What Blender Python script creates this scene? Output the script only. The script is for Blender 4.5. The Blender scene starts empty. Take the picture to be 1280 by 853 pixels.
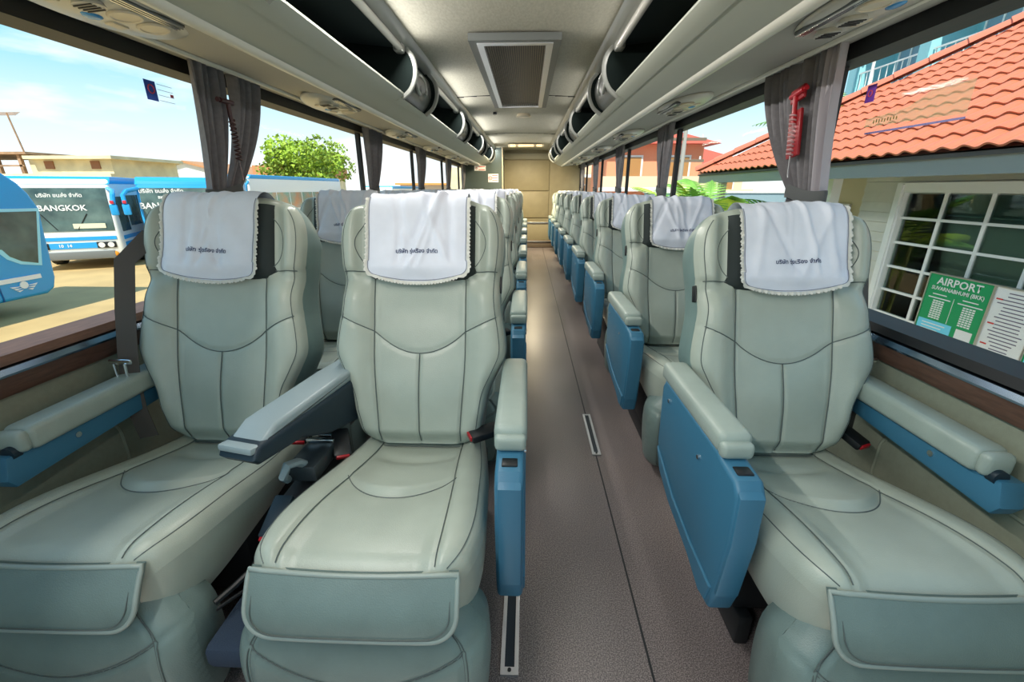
import bpy, bmesh, math, random
from mathutils import Vector, Matrix, noise
PI = math.pi
C = bpy.context.scene.collection
SC = bpy.context.scene

# ------------------------------------------------------------------ camera, sky, sun, exposure
CAMZ = 1.2
FPX = 540.0
A_ = (659 - 640) / FPX
B_ = (426.5 - 236) / FPX
ycam = Vector((A_, B_, 1)).normalized()          # world Y in camera (right, up, forward)
zcam = Vector((0, 1, -B_)).normalized()
xcam = -ycam.cross(zcam)
# camera axes in world coordinates
right = Vector((xcam[0], ycam[0], zcam[0]))
up = Vector((xcam[1], ycam[1], zcam[1]))
fwd = Vector((xcam[2], ycam[2], zcam[2]))
cam_d = bpy.data.cameras.new('camera')
cam_d.sensor_width = 36.0
cam_d.lens = FPX / 1280 * 36.0
cam_d.clip_start = 0.02
cam_d.clip_end = 500
cam = bpy.data.objects.new('camera', cam_d)
C.objects.link(cam)
m = Matrix((right, up, -fwd)).transposed().to_4x4()
m.translation = Vector((0, 0, CAMZ))
cam.matrix_world = m
SC.camera = cam

w = bpy.data.worlds.new('sky'); SC.world = w
w.use_nodes = True
nt = w.node_tree; nt.nodes.clear()
def N(t, **k):
    n = nt.nodes.new(t)
    for a, b in k.items(): setattr(n, a, b)
    return n
tc = N('ShaderNodeTexCoord')
sep = N('ShaderNodeSeparateXYZ'); nt.links.new(tc.outputs['Generated'], sep.inputs[0])
ramp = N('ShaderNodeValToRGB'); nt.links.new(sep.outputs['Z'], ramp.inputs[0])
e = ramp.color_ramp.elements
e[0].position = 0.0; e[0].color = (0.80, 0.90, 0.95, 1)
e[1].position = 0.75; e[1].color = (0.10, 0.42, 0.80, 1)
e2 = ramp.color_ramp.elements.new(0.22); e2.color = (0.24, 0.64, 0.84, 1)
mp = N('ShaderNodeMapping'); mp.inputs['Scale'].default_value = (1.6, 1.6, 6.5)
nt.links.new(tc.outputs['Generated'], mp.inputs[0])
nz = N('ShaderNodeTexNoise'); nz.inputs['Scale'].default_value = 1.7; nz.inputs['Detail'].default_value = 7; nz.inputs['Roughness'].default_value = 0.55
nt.links.new(mp.outputs[0], nz.inputs[0])
cr = N('ShaderNodeValToRGB'); nt.links.new(nz.outputs['Fac'], cr.inputs[0])
cr.color_ramp.elements[0].position = 0.46; cr.color_ramp.elements[0].color = (0, 0, 0, 1)
cr.color_ramp.elements[1].position = 0.66; cr.color_ramp.elements[1].color = (1, 1, 1, 1)
hz = N('ShaderNodeMapRange'); hz.inputs['From Min'].default_value = 0.0; hz.inputs['From Max'].default_value = 0.20
hz.inputs['To Min'].default_value = 0.70; hz.inputs['To Max'].default_value = 0.0
nt.links.new(sep.outputs['Z'], hz.inputs['Value'])
mx = N('ShaderNodeMath', operation='MAXIMUM'); nt.links.new(cr.outputs[0], mx.inputs[0]); nt.links.new(hz.outputs[0], mx.inputs[1])
mixc = N('ShaderNodeMixRGB'); nt.links.new(mx.outputs[0], mixc.inputs[0]); nt.links.new(ramp.outputs[0], mixc.inputs[1])
mixc.inputs[2].default_value = (0.97, 0.97, 0.98, 1)
bg = N('ShaderNodeBackground'); bg.inputs['Strength'].default_value = 0.95
nt.links.new(mixc.outputs[0], bg.inputs[0])
wo = N('ShaderNodeOutputWorld'); nt.links.new(bg.outputs[0], wo.inputs[0])

sun_d = bpy.data.lights.new('sun', 'SUN'); sun_d.energy = 4.6; sun_d.angle = 0.01; sun_d.color = (1.0, 0.93, 0.80)
sun = bpy.data.objects.new('sun', sun_d); C.objects.link(sun)
sun.rotation_euler = Vector((0.13, 0.75, -0.95)).to_track_quat('-Z', 'Y').to_euler()

vs = SC.view_settings
vs.view_transform = 'Standard'; vs.look = 'None'; vs.gamma = 1.0; vs.use_curve_mapping = False
vs.exposure = 0.45

FILL_W = {-1: 10.0, 1: 2.0}        # watts per metre of area light added at the rack tubes (paired, single side)

# ------------------------------------------------------------------ helpers
MATS = {}
def mat(name, col, rough=0.5, metal=0.0, noise_amt=0.0, noise_scale=20, bump=0.0, bump_scale=200, emit=0.0, spec=0.5, coat=0.0, col2=None, stretch=None):
    if name in MATS: return MATS[name]
    M = bpy.data.materials.new(name); M.use_nodes = True
    t = M.node_tree; p = t.nodes['Principled BSDF']
    p.inputs['Base Color'].default_value = (*col, 1)
    p.inputs['Roughness'].default_value = rough
    p.inputs['Metallic'].default_value = metal
    p.inputs['Specular IOR Level'].default_value = spec
    p.inputs['Coat Weight'].default_value = coat
    if emit:
        p.inputs['Emission Color'].default_value = (*col, 1); p.inputs['Emission Strength'].default_value = emit
    if noise_amt or bump:
        tcn = t.nodes.new('ShaderNodeTexCoord'); src = tcn.outputs['Object']
        if stretch:
            mpn = t.nodes.new('ShaderNodeMapping'); mpn.inputs['Scale'].default_value = stretch
            t.links.new(src, mpn.inputs[0]); src = mpn.outputs[0]
    if noise_amt:
        n = t.nodes.new('ShaderNodeTexNoise'); n.inputs['Scale'].default_value = noise_scale; n.inputs['Detail'].default_value = 4
        t.links.new(src, n.inputs['Vector'])
        r = t.nodes.new('ShaderNodeValToRGB'); t.links.new(n.outputs['Fac'], r.inputs[0])
        c2 = col2 or tuple(min(1, c * (1 + noise_amt)) for c in col)
        c1 = tuple(c * (1 - noise_amt) for c in col) if not col2 else col
        r.color_ramp.elements[0].position = 0.3; r.color_ramp.elements[0].color = (*c1, 1)
        r.color_ramp.elements[1].position = 0.7; r.color_ramp.elements[1].color = (*c2, 1)
        t.links.new(r.outputs[0], p.inputs['Base Color'])
        if emit: t.links.new(r.outputs[0], p.inputs['Emission Color'])
    if bump:
        n2 = t.nodes.new('ShaderNodeTexNoise'); n2.inputs['Scale'].default_value = bump_scale; n2.inputs['Detail'].default_value = 2
        t.links.new(src, n2.inputs['Vector'])
        b = t.nodes.new('ShaderNodeBump'); b.inputs['Strength'].default_value = bump; b.inputs['Distance'].default_value = 0.002
        t.links.new(n2.outputs['Fac'], b.inputs['Height']); t.links.new(b.outputs[0], p.inputs['Normal'])
    MATS[name] = M
    return M

def glass_mat(name, tint=(1, 1, 1), refl=0.12, haze=0.0):
    M = bpy.data.materials.new(name); M.use_nodes = True
    t = M.node_tree; t.nodes.clear()
    o = t.nodes.new('ShaderNodeOutputMaterial')
    tr = t.nodes.new('ShaderNodeBsdfTransparent'); tr.inputs[0].default_value = (*tint, 1)
    gl = t.nodes.new('ShaderNodeBsdfGlossy'); gl.inputs['Roughness'].default_value = 0.02
    fr = t.nodes.new('ShaderNodeFresnel'); fr.inputs[0].default_value = 1.35
    mu = t.nodes.new('ShaderNodeMath'); mu.operation = 'MULTIPLY'; mu.inputs[1].default_value = refl * 5
    t.links.new(fr.outputs[0], mu.inputs[0])
    mi = t.nodes.new('ShaderNodeMixShader'); t.links.new(mu.outputs[0], mi.inputs[0])
    t.links.new(tr.outputs[0], mi.inputs[1]); t.links.new(gl.outputs[0], mi.inputs[2])
    t.links.new(mi.outputs[0], o.inputs[0])
    MATS[name] = M
    return M

class MB:
    def __init__(s): s.v = []; s.f = []; s.mi = []; s.cur = 0
    def add(s, vs_, fs):
        b = len(s.v); s.v += [tuple(q) for q in vs_]
        for f in fs: s.f.append(tuple(i + b for i in f)); s.mi.append(s.cur)
        return s
    def box(s, c, d, rot=None):
        hx, hy, hz = d[0] / 2, d[1] / 2, d[2] / 2
        P = [Vector((x, y, z)) for x in (-hx, hx) for y in (-hy, hy) for z in (-hz, hz)]
        if rot is not None: P = [rot @ p for p in P]
        c = Vector(c)
        return s.add([p + c for p in P], [(0, 1, 3, 2), (4, 6, 7, 5), (0, 4, 5, 1), (2, 3, 7, 6), (0, 2, 6, 4), (1, 5, 7, 3)])
    def bx(s, x0, x1, y0, y1, z0, z1):
        return s.box(((x0 + x1) / 2, (y0 + y1) / 2, (z0 + z1) / 2), (abs(x1 - x0), abs(y1 - y0), abs(z1 - z0)))
    def rbox(s, c, d, r=0.01, seg=2, rot=None):
        bm = bmesh.new(); bmesh.ops.create_cube(bm, size=1)
        for v in bm.verts: v.co = Vector((v.co.x * d[0], v.co.y * d[1], v.co.z * d[2]))
        bmesh.ops.bevel(bm, geom=list(bm.edges), offset=min(r, min(d) * 0.49), segments=seg, profile=0.5, affect='EDGES')
        return s.frombm(bm, c, rot)
    def frombm(s, bm, c=(0, 0, 0), rot=None):
        bm.verts.index_update(); c = Vector(c)
        vs_ = [((rot @ v.co) if rot is not None else v.co) + c for v in bm.verts]
        fs = [tuple(v.index for v in f.verts) for f in bm.faces]
        bm.free(); return s.add(vs_, fs)
    def prism(s, poly, axis, a, b, bevel=0.0, seg=2):
        # poly in the two other axes (cyclic order), extruded along axis from a to b
        bm = bmesh.new()
        def mk(p, t):
            if axis == 'x': return (t, p[0], p[1])
            if axis == 'y': return (p[0], t, p[1])
            return (p[0], p[1], t)
        v0 = [bm.verts.new(mk(p, a)) for p in poly]; v1 = [bm.verts.new(mk(p, b)) for p in poly]
        f0 = bm.faces.new(v0); f1 = bm.faces.new(v1[::-1]); n = len(poly)
        for i in range(n): bm.faces.new((v0[i], v1[i], v1[(i + 1) % n], v0[(i + 1) % n]))
        bmesh.ops.recalc_face_normals(bm, faces=list(bm.faces))
        if bevel:
            bmesh.ops.bevel(bm, geom=list(f0.edges) + list(f1.edges), offset=bevel, segments=seg, profile=0.5, affect='EDGES')
        return s.frombm(bm)
    def tube(s, pts, r, n=8, closed=False, ry=None, caps=True):
        pts = [Vector(p) for p in pts]; k = len(pts); rings = []
        up0 = None
        for i, p in enumerate(pts):
            if closed: d = pts[(i + 1) % k] - pts[i - 1]
            else: d = pts[min(i + 1, k - 1)] - pts[max(i - 1, 0)]
            d = d.normalized() if d.length > 1e-9 else Vector((0, 0, 1))
            if up0 is None:
                up0 = Vector((0, 0, 1)) if abs(d.z) < 0.9 else Vector((0, 1, 0))
            a = d.cross(up0)
            if a.length < 1e-5: a = d.orthogonal()
            a.normalize(); b = a.cross(d).normalized(); up0 = b
            rr = r(i / (k - 1)) if callable(r) else r
            rings.append([p + a * math.cos(2 * PI * j / n) * rr + b * math.sin(2 * PI * j / n) * (ry or rr) for j in range(n)])
        vs_ = [q for rg in rings for q in rg]; fs = []
        for i in range(k if closed else k - 1):
            i2 = (i + 1) % k
            for j in range(n):
                j2 = (j + 1) % n
                fs.append((i * n + j, i * n + j2, i2 * n + j2, i2 * n + j))
        if not closed and caps: fs += [tuple(range(n))[::-1], tuple((k - 1) * n + j for j in range(n))]
        return s.add(vs_, fs)
    def cyl(s, c, r, h, axis='z', n=16, r2=None):
        r2 = r if r2 is None else r2
        ax = {'x': Vector((1, 0, 0)), 'y': Vector((0, 1, 0)), 'z': Vector((0, 0, 1))}[axis] if isinstance(axis, str) else Vector(axis).normalized()
        a = ax.orthogonal().normalized(); b = ax.cross(a); c = Vector(c)
        v0 = [c - ax * h / 2 + (a * math.cos(2 * PI * j / n) + b * math.sin(2 * PI * j / n)) * r for j in range(n)]
        v1 = [c + ax * h / 2 + (a * math.cos(2 * PI * j / n) + b * math.sin(2 * PI * j / n)) * r2 for j in range(n)]
        fs = [(j, (j + 1) % n, n + (j + 1) % n, n + j) for j in range(n)] + [tuple(range(n))[::-1], tuple(range(n, 2 * n))]
        return s.add(v0 + v1, fs)
    def sph(s, c, r, nu=12, nv=8, sc=(1, 1, 1)):
        vs_ = []; fs = []; c = Vector(c)
        for i in range(nv + 1):
            th = PI * i / nv
            for j in range(nu):
                ph = 2 * PI * j / nu
                vs_.append(c + Vector((math.sin(th) * math.cos(ph) * r * sc[0], math.sin(th) * math.sin(ph) * r * sc[1], math.cos(th) * r * sc[2])))
        for i in range(nv):
            for j in range(nu):
                fs.append((i * nu + j, (i + 1) * nu + j, (i + 1) * nu + (j + 1) % nu, i * nu + (j + 1) % nu))
        return s.add(vs_, fs)
    def grid(s, fn, nu, nv, closed_u=False):
        vs_ = [fn(i, j) for j in range(nv) for i in range(nu)]; fs = []
        for j in range(nv - 1):
            for i in range(nu if closed_u else nu - 1):
                i2 = (i + 1) % nu
                fs.append((j * nu + i, j * nu + i2, (j + 1) * nu + i2, (j + 1) * nu + i))
        return s.add(vs_, fs)
    def mesh(s, name, mats, smooth=40):
        me = bpy.data.meshes.new(name); me.from_pydata(s.v, [], s.f)
        if not isinstance(mats, (list, tuple)): mats = [mats]
        for q in mats: me.materials.append(q)
        if len(mats) > 1: me.polygons.foreach_set('material_index', s.mi)
        me.validate()
        bm = bmesh.new(); bm.from_mesh(me)
        bmesh.ops.remove_doubles(bm, verts=bm.verts, dist=1e-6)
        bmesh.ops.recalc_face_normals(bm, faces=bm.faces); bm.to_mesh(me); bm.free()
        if smooth:
            me.polygons.foreach_set('use_smooth', [True] * len(me.polygons))
            me.set_sharp_from_angle(angle=math.radians(smooth))
        me.update()
        return me
    def build(s, name, mats, parent=None, smooth=40):
        return obj(name, s.mesh(name, mats, smooth), parent)

def obj(name, me, parent=None, loc=None, rot=None):
    o = bpy.data.objects.new(name, me); C.objects.link(o)
    if parent: o.parent = parent
    if loc is not None: o.location = loc
    if rot is not None: o.rotation_euler = rot
    return o
def empty(name, loc=(0, 0, 0), rz=0):
    o = bpy.data.objects.new(name, None); C.objects.link(o); o.location = loc; o.rotation_euler = (0, 0, rz); o.empty_display_size = 0.05
    return o
def tag(o, label=None, cat=None, group=None, kind=None):
    if label: o['label'] = label
    if cat: o['category'] = cat
    if group: o['group'] = group
    if kind: o['kind'] = kind
    return o
def struct(o, label=None):
    o['kind'] = 'structure'
    if label: o['label'] = label
    return o
def copy_tree(o, parent=None):
    c = o.copy(); C.objects.link(c); c.parent = parent
    for ch in o.children: copy_tree(ch, c)
    return c
def text_mesh(txt, size, name='lettering', extrude=0.0, align='CENTER', res=2, bold=False):
    cu = bpy.data.curves.new(name, 'FONT'); cu.body = txt; cu.size = size; cu.align_x = align; cu.align_y = 'CENTER'
    cu.resolution_u = res; cu.extrude = extrude
    if bold: cu.offset = size * 0.02
    o = bpy.data.objects.new(name, cu); C.objects.link(o)
    dg = bpy.context.evaluated_depsgraph_get(); dg.update()
    me = bpy.data.meshes.new_from_object(o.evaluated_get(dg))
    bpy.data.objects.remove(o); bpy.data.curves.remove(cu)
    me.name = name
    return me
def text_obj(name, txt, size, material, loc, rot, parent=None, extrude=0.0, bold=False, align='CENTER', sx=1.0):
    me = text_mesh(txt, size, name, extrude, align, bold=bold)
    me.materials.clear(); me.materials.append(material)
    o = obj(name, me, parent, loc, rot); o.scale = (sx, 1, 1)
    return o
def sm(t): t = max(0.0, min(1.0, t)); return t * t * (3 - 2 * t)
def interp(tab, x):
    if x <= tab[0][0]: return tab[0][1]
    for (a, b), (c, d) in zip(tab, tab[1:]):
        if x <= c: return b + (d - b) * (x - a) / (c - a)
    return tab[-1][1]
def spl(tab, x):      # smooth (catmull) interpolation
    n = len(tab)
    if x <= tab[0][0]: return tab[0][1]
    if x >= tab[-1][0]: return tab[-1][1]
    for i in range(n - 1):
        if x <= tab[i + 1][0]:
            x0, y0 = tab[i]; x1, y1 = tab[i + 1]
            m0 = (y1 - tab[i - 1][1]) / (x1 - tab[i - 1][0]) if i > 0 else (y1 - y0) / (x1 - x0)
            m1 = (tab[i + 2][1] - y0) / (tab[i + 2][0] - x0) if i + 2 < n else (y1 - y0) / (x1 - x0)
            h = x1 - x0; t = (x - x0) / h
            return (2 * t**3 - 3 * t**2 + 1) * y0 + (t**3 - 2 * t**2 + t) * h * m0 + (-2 * t**3 + 3 * t**2) * y1 + (t**3 - t**2) * h * m1
ORD = ['', 'first', 'second', 'third', 'fourth', 'fifth', 'sixth', 'seventh', 'eighth', 'ninth', 'tenth', 'eleventh', 'twelfth']

# ------------------------------------------------------------------ materials
leather = mat('sage_leather', (0.40, 0.45, 0.385), 0.29, noise_amt=0.06, noise_scale=9, bump=0.25, bump_scale=420, spec=0.45)
leather_side = mat('teal_leather', (0.17, 0.26, 0.245), 0.38, noise_amt=0.08, noise_scale=9, bump=0.25, bump_scale=420)
leather_shaded = mat('shaded_leg_leather', (0.165, 0.23, 0.215), 0.40, noise_amt=0.08, noise_scale=11, bump=0.3, bump_scale=380)  # seat leather again, with the shade below the cushion put into its colour
thread = mat('seam_thread', (0.10, 0.125, 0.12), 0.7)
piping_m = mat('piping_vinyl', (0.30, 0.36, 0.33), 0.35)
pad_m = mat('armrest_vinyl', (0.33, 0.40, 0.36), 0.38, noise_amt=0.06, noise_scale=14, bump=0.25, bump_scale=300)
pad_grey = mat('armrest_grey_vinyl', (0.27, 0.34, 0.36), 0.35, bump=0.2, bump_scale=300)
blue_pl = mat('blue_plastic', (0.040, 0.165, 0.27), 0.42, bump=0.15, bump_scale=500)
blue_dk = mat('navy_plastic', (0.007, 0.022, 0.036), 0.5, bump=0.12, bump_scale=500)
black_pl = mat('black_plastic', (0.012, 0.014, 0.016), 0.4)
dark_cloth = mat('dark_headrest_cloth', (0.018, 0.028, 0.028), 0.75, bump=0.3, bump_scale=600)
cloth_m = mat('white_cotton', (0.78, 0.82, 0.92), 0.85, noise_amt=0.05, noise_scale=12, bump=0.4, bump_scale=900)
lace_m = mat('cream_lace', (0.74, 0.74, 0.68), 0.9, bump=0.8, bump_scale=500)
ink_m = mat('navy_embroidery', (0.03, 0.05, 0.14), 0.8)
chrome = mat('chrome', (0.75, 0.77, 0.78), 0.16, 1.0)
alu = mat('brushed_aluminium', (0.62, 0.64, 0.66), 0.35, 1.0, bump=0.15, bump_scale=160, stretch=(40, 1, 1))
belt_m = mat('belt_webbing', (0.085, 0.075, 0.065), 0.75, bump=0.5, bump_scale=900)
steel_dk = mat('dark_steel', (0.03, 0.033, 0.036), 0.5, 0.4)
red_pl = mat('red_plastic', (0.42, 0.012, 0.02), 0.35)
ceil_m = mat('ceiling_felt', (0.40, 0.385, 0.315), 0.9, noise_amt=0.10, noise_scale=35, bump=0.3, bump_scale=260, stretch=(3, 1, 1))
rack_m = mat('rack_panel', (0.39, 0.41, 0.35), 0.55, bump=0.2, bump_scale=300)
rack_under = mat('rack_underside', (0.36, 0.355, 0.325), 0.7, bump=0.2, bump_scale=300)
mould_m = mat('rack_moulding', (0.66, 0.65, 0.57), 0.35)
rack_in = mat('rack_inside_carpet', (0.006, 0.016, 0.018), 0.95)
ring_m = mat('grey_ring_plastic', (0.27, 0.28, 0.26), 0.28)
wall_m = mat('wall_vinyl', (0.26, 0.285, 0.215), 0.6, noise_amt=0.05, noise_scale=60, bump=0.25, bump_scale=320)
brown_m = mat('brown_trim', (0.10, 0.052, 0.035), 0.45, noise_amt=0.25, noise_scale=18, stretch=(8, 1, 8))
blackrub = mat('black_rubber', (0.008, 0.009, 0.010), 0.55)
curt_m = mat('grey_curtain', (0.20, 0.19, 0.20), 0.9, noise_amt=0.1, noise_scale=50, bump=0.3, bump_scale=700)
curt_lt = mat('light_curtain_lining', (0.42, 0.39, 0.42), 0.9, bump=0.3, bump_scale=700)
panel_pl = mat('service_panel_plastic', (0.52, 0.51, 0.46), 0.28)
panel_cr = mat('panel_cream_plastic', (0.62, 0.55, 0.42), 0.35)
lens_b = mat('blue_lens', (0.05, 0.28, 0.62), 0.15)
rear_m = mat('rear_wall_vinyl', (0.33, 0.28, 0.165), 0.55, noise_amt=0.06, noise_scale=8)
part_m = mat('partition_vinyl', (0.075, 0.10, 0.09), 0.6)
white_p = mat('white_paint', (0.78, 0.78, 0.76), 0.5)
winglass = glass_mat('window_glass', (0.97, 0.99, 0.985), 0.001)

# floor: speckled brown-grey vinyl
fl_m = mat('speckled_vinyl_floor', (0.15, 0.125, 0.115), 0.33)
t = fl_m.node_tree; p = t.nodes['Principled BSDF']
tcn = t.nodes.new('ShaderNodeTexCoord')
n1 = t.nodes.new('ShaderNodeTexNoise'); n1.inputs['Scale'].default_value = 300; n1.inputs['Detail'].default_value = 3
n2 = t.nodes.new('ShaderNodeTexNoise'); n2.inputs['Scale'].default_value = 1.6; n2.inputs['Detail'].default_value = 1.5
for n in (n1, n2): t.links.new(tcn.outputs['Object'], n.inputs['Vector'])
r1 = t.nodes.new('ShaderNodeValToRGB'); t.links.new(n1.outputs['Fac'], r1.inputs[0])
r1.color_ramp.elements[0].position = 0.43; r1.color_ramp.elements[0].color = (0.125, 0.105, 0.103, 1)
r1.color_ramp.elements[1].position = 0.60; r1.color_ramp.elements[1].color = (0.36, 0.31, 0.295, 1)
r2 = t.nodes.new('ShaderNodeValToRGB'); t.links.new(n2.outputs['Fac'], r2.inputs[0])
r2.color_ramp.elements[0].position = 0.3; r2.color_ramp.elements[0].color = (0.72, 0.72, 0.74, 1)
r2.color_ramp.elements[1].position = 0.7; r2.color_ramp.elements[1].color = (1, 0.97, 0.94, 1)
mm = t.nodes.new('ShaderNodeMixRGB'); mm.blend_type = 'MULTIPLY'; mm.inputs[0].default_value = 1
t.links.new(r1.outputs[0], mm.inputs[1]); t.links.new(r2.outputs[0], mm.inputs[2]); t.links.new(mm.outputs[0], p.inputs['Base Color'])
rr = t.nodes.new('ShaderNodeMapRange'); rr.inputs['To Min'].default_value = 0.24; rr.inputs['To Max'].default_value = 0.36
t.links.new(n2.outputs['Fac'], rr.inputs['Value']); t.links.new(rr.outputs[0], p.inputs['Roughness'])
bb = t.nodes.new('ShaderNodeBump'); bb.inputs['Strength'].default_value = 0.10; bb.inputs['Distance'].default_value = 0.001
t.links.new(n1.outputs['Fac'], bb.inputs['Height']); t.links.new(bb.outputs[0], p.inputs['Normal'])

# ------------------------------------------------------------------ the cabin shell
XL, XR = -1.33, 1.11           # faces of the side walls
XC = -0.11                     # centre line of the coach
Y0, Y1 = -0.85, 10.1            # windscreen, rear wall
ZC = 1.96                      # ceiling
def struct_box(name, x0, x1, y0, y1, z0, z1, m_, parent=None):
    o = MB().bx(x0, x1, y0, y1, z0, z1).build(name, m_, parent, 0)
    if not parent: struct(o)
    return o
floor = struct_box('floor', XL - .1, XR + .1, Y0, Y1 + .1, -0.08, 0, fl_m)
seam = MB(); seam.box((0.342, 4.2, 0.0004), (0.006, 10.8, 0.0016)); seam.build('floor_seam', steel_dk, floor, 0)
for xx in (-1.25,):
    pass
# floor seat track pieces
def track(x, y0, y1, wdt, nm):
    a = MB()
    a.bx(x - wdt / 2, x - wdt / 2 + .011, y0, y1, 0, .007); a.bx(x + wdt / 2 - .011, x + wdt / 2, y0, y1, 0, .007)
    a.bx(x - wdt / 2, x + wdt / 2, y0 - .02, y0, 0, .007); a.bx(x - wdt / 2, x + wdt / 2, y1, y1 + .012, 0, .007)
    o = a.build('seat_track', alu, None, 0)
    b = MB(); b.bx(x - wdt / 2 + .011, x + wdt / 2 - .011, y0, y1, 0.0005, .002); b.build('slot', blue_dk, o, 0)
    sc = MB(); sc.cyl((x, y0 - .008, .008), .005, .003, 'z', 10); sc.build('screw', steel_dk, o)
    tag(o, nm, 'floor track')
track(0.345, 1.79, 2.15, .042, 'short aluminium seat track slot in the floor seam beside single seats')
track(-0.033, 0.79, 1.06, .048, 'aluminium seat track with dark slot under the blue aisle armrest')

# lower walls, sills
for sgn, X, nm in ((-1, XL, 'wall_left'), (1, XR, 'wall_right')):
    o = struct_box(nm, X, X + sgn * .1, Y0, Y1, -0.3, 0.72, wall_m)
    # upper wall band behind the racks
    MB().bx(X, X + sgn * .1, Y0, Y1, 1.62, 2.2).build('upper_panel', blackrub, o, 0)
    # long kick panel and pressed oval panel
    MB().bx(X, X - sgn * .012, Y0, Y1, 0.0, 0.10).build('kick_strip', blackrub, o, 0)
    # sill profile: brown / chrome / brown
    s_ = MB().prism([(X + sgn * .06, .70), (X - sgn * .016, .70), (X - sgn * .022, .712), (X - sgn * .022, .752), (X + sgn * .06, .752)], 'y', Y0, Y1)
    tr = s_.build('trim_%d' % (1 if sgn < 0 else 2), brown_m, None, 30); struct(tr)
    MB().prism([(X + sgn * .06, .752), (X - sgn * .028, .752), (X - sgn * .030, .758), (X - sgn * .024, .772), (X + sgn * .06, .776)], 'y', Y0, Y1).build('chrome_strip', mat('sill_metal', (0.34, 0.42, 0.52), 0.2, 1.0), tr, 30)
    MB().prism([(X + sgn * .06, .776), (X - sgn * .014, .776), (X - sgn * .006, .80), (X + sgn * .06, .815)], 'y', Y0, Y1).build('glass_seal', brown_m if sgn < 0 else blackrub, tr, 30)
# oval pressed panels on the walls by each seat row
def oval_ring(y0, y1, z0, z1, X, r=.06, n=6):
    pts = []
    for cx, cz, a0 in ((y1 - r, z1 - r, 0), (y0 + r, z1 - r, PI / 2), (y0 + r, z0 + r, PI), (y1 - r, z0 + r, 1.5 * PI)):
        for i in range(n + 1):
            a = a0 + PI / 2 * i / n
            pts.append((X, cx + math.cos(a) * r, cz + math.sin(a) * r))
    return pts
for sgn, X, nm in ((-1, XL, 'wall_left'), (1, XR, 'wall_right')):
    b = MB()
    for k in range(9):
        b.tube(oval_ring(.45 + k, 1.20 + k, .30, .50, X), .006, 6, closed=True)
    b.build('pressed_panel_edge', wall_m, bpy.data.objects[nm])

# windows: panes between pillars, 1.8 m pitch
LP = [-.85, 0.15, 2.02, 3.80, 5.52, 7.42, 9.2, 10.1]
RP = [-.85, 0.05, 1.88, 3.66, 5.38, 7.22, 9.0, 10.1]
wn = 0
for sgn, X, PL in ((-1, XL, LP), (1, XR, RP)):
    for i in range(len(PL) - 1):
        wn += 1
        a, b = PL[i], PL[i + 1]
        g = MB(); g.bx(X + sgn * .045, X + sgn * .051, a + .02, b - .02, .79, 1.64)
        wo_ = g.build('window_%d' % wn, winglass, None, 0); struct(wo_)
        fr = MB()
        fr.bx(X + sgn * .03, X + sgn * .06, a, a + .022, .79, 1.66); fr.bx(X + sgn * .03, X + sgn * .06, b - .022, b, .79, 1.66)
        fr.build('window_frame', blackrub, wo_, 0)

# ceiling
cp = []
for i in range(13):
    u = -1 + 2 * i / 12
    cp.append((XC + u * .70, ZC + .03 * (1 - u * u)))
poly = cp + [(XC + 1.35, 2.22), (XC - 1.35, 2.22)]
ceil = MB().prism(poly, 'y', Y0, Y1 + .1).build('ceiling', ceil_m, None, 30); struct(ceil)
jm = MB()
for yj in (4.36, 7.15): 
    for i in range(12):
        (xa, za), (xb, zb) = cp[i], cp[i + 1]
        jm.box(((xa + xb) / 2, yj, (za + zb) / 2 - .001), (abs(xb - xa) + .002, .012, .006))
jm.build('panel_joint', blackrub, ceil, 0)
# unseen front end behind the camera, windscreen set close to let in more light
fw = struct_box('wall_front', XL - .1, XR + .1, Y0 - .1, Y0, -0.3, 0.62, wall_m)
MB().bx(XL - .1, XR + .1, Y0 - .1, Y0, 1.98, 2.2).build('header_panel', rack_m, fw, 0)
ws = MB().bx(XL, XR, Y0 - .06, Y0 - .05, .62, 1.98).build('window_30', winglass, None, 0); struct(ws)

# rear wall
rw = struct_box('wall_back', XL - .1, XR + .1, Y1, Y1 + .1, -0.3, 2.2, rear_m)
MB().rbox((-0.02, Y1 - .02, 1.86), (1.0, .05, .13), .02).build('header_panel', mat('rear_header', (0.36, 0.33, 0.24), 0.6), rw)
MB().rbox((-0.02, Y1 - .014, 1.47), (1.0, .03, .62), .012).build('upper_panel', rear_m, rw)
MB().rbox((-0.02, Y1 - .012, .86), (1.0, .026, .55), .012).build('lower_panel', rear_m, rw)
MB().rbox((-.52, Y1 - .02, 1.2), (.04, .05, 1.5), .01).build('door_frame', mat('tan_frame', (0.42, 0.36, 0.24), 0.5), rw)
# rear steps
st = MB().rbox((0.255, Y1 - .205, .26), (1.5, .34, .52), .015).build('rear_step', rear_m, None)
tag(st, 'high olive step box across the foot of the rear wall', 'step')
MB().rbox((.255, Y1 - .38, .50), (1.5, .02, .035), .006).build('step_nosing', alu, st)
st2 = MB().rbox((0.1, Y1 - .51, .07), (.9, .26, .14), .012).build('rear_step', mat('step_brown', (0.20, 0.15, 0.10), 0.6), None)
tag(st2, 'low brown step in front of the high olive step at the aisle end', 'step')
MB().rbox((.1, Y1 - .645, .13), (.9, .015, .025), .005).build('step_nosing', alu, st2)
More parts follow.
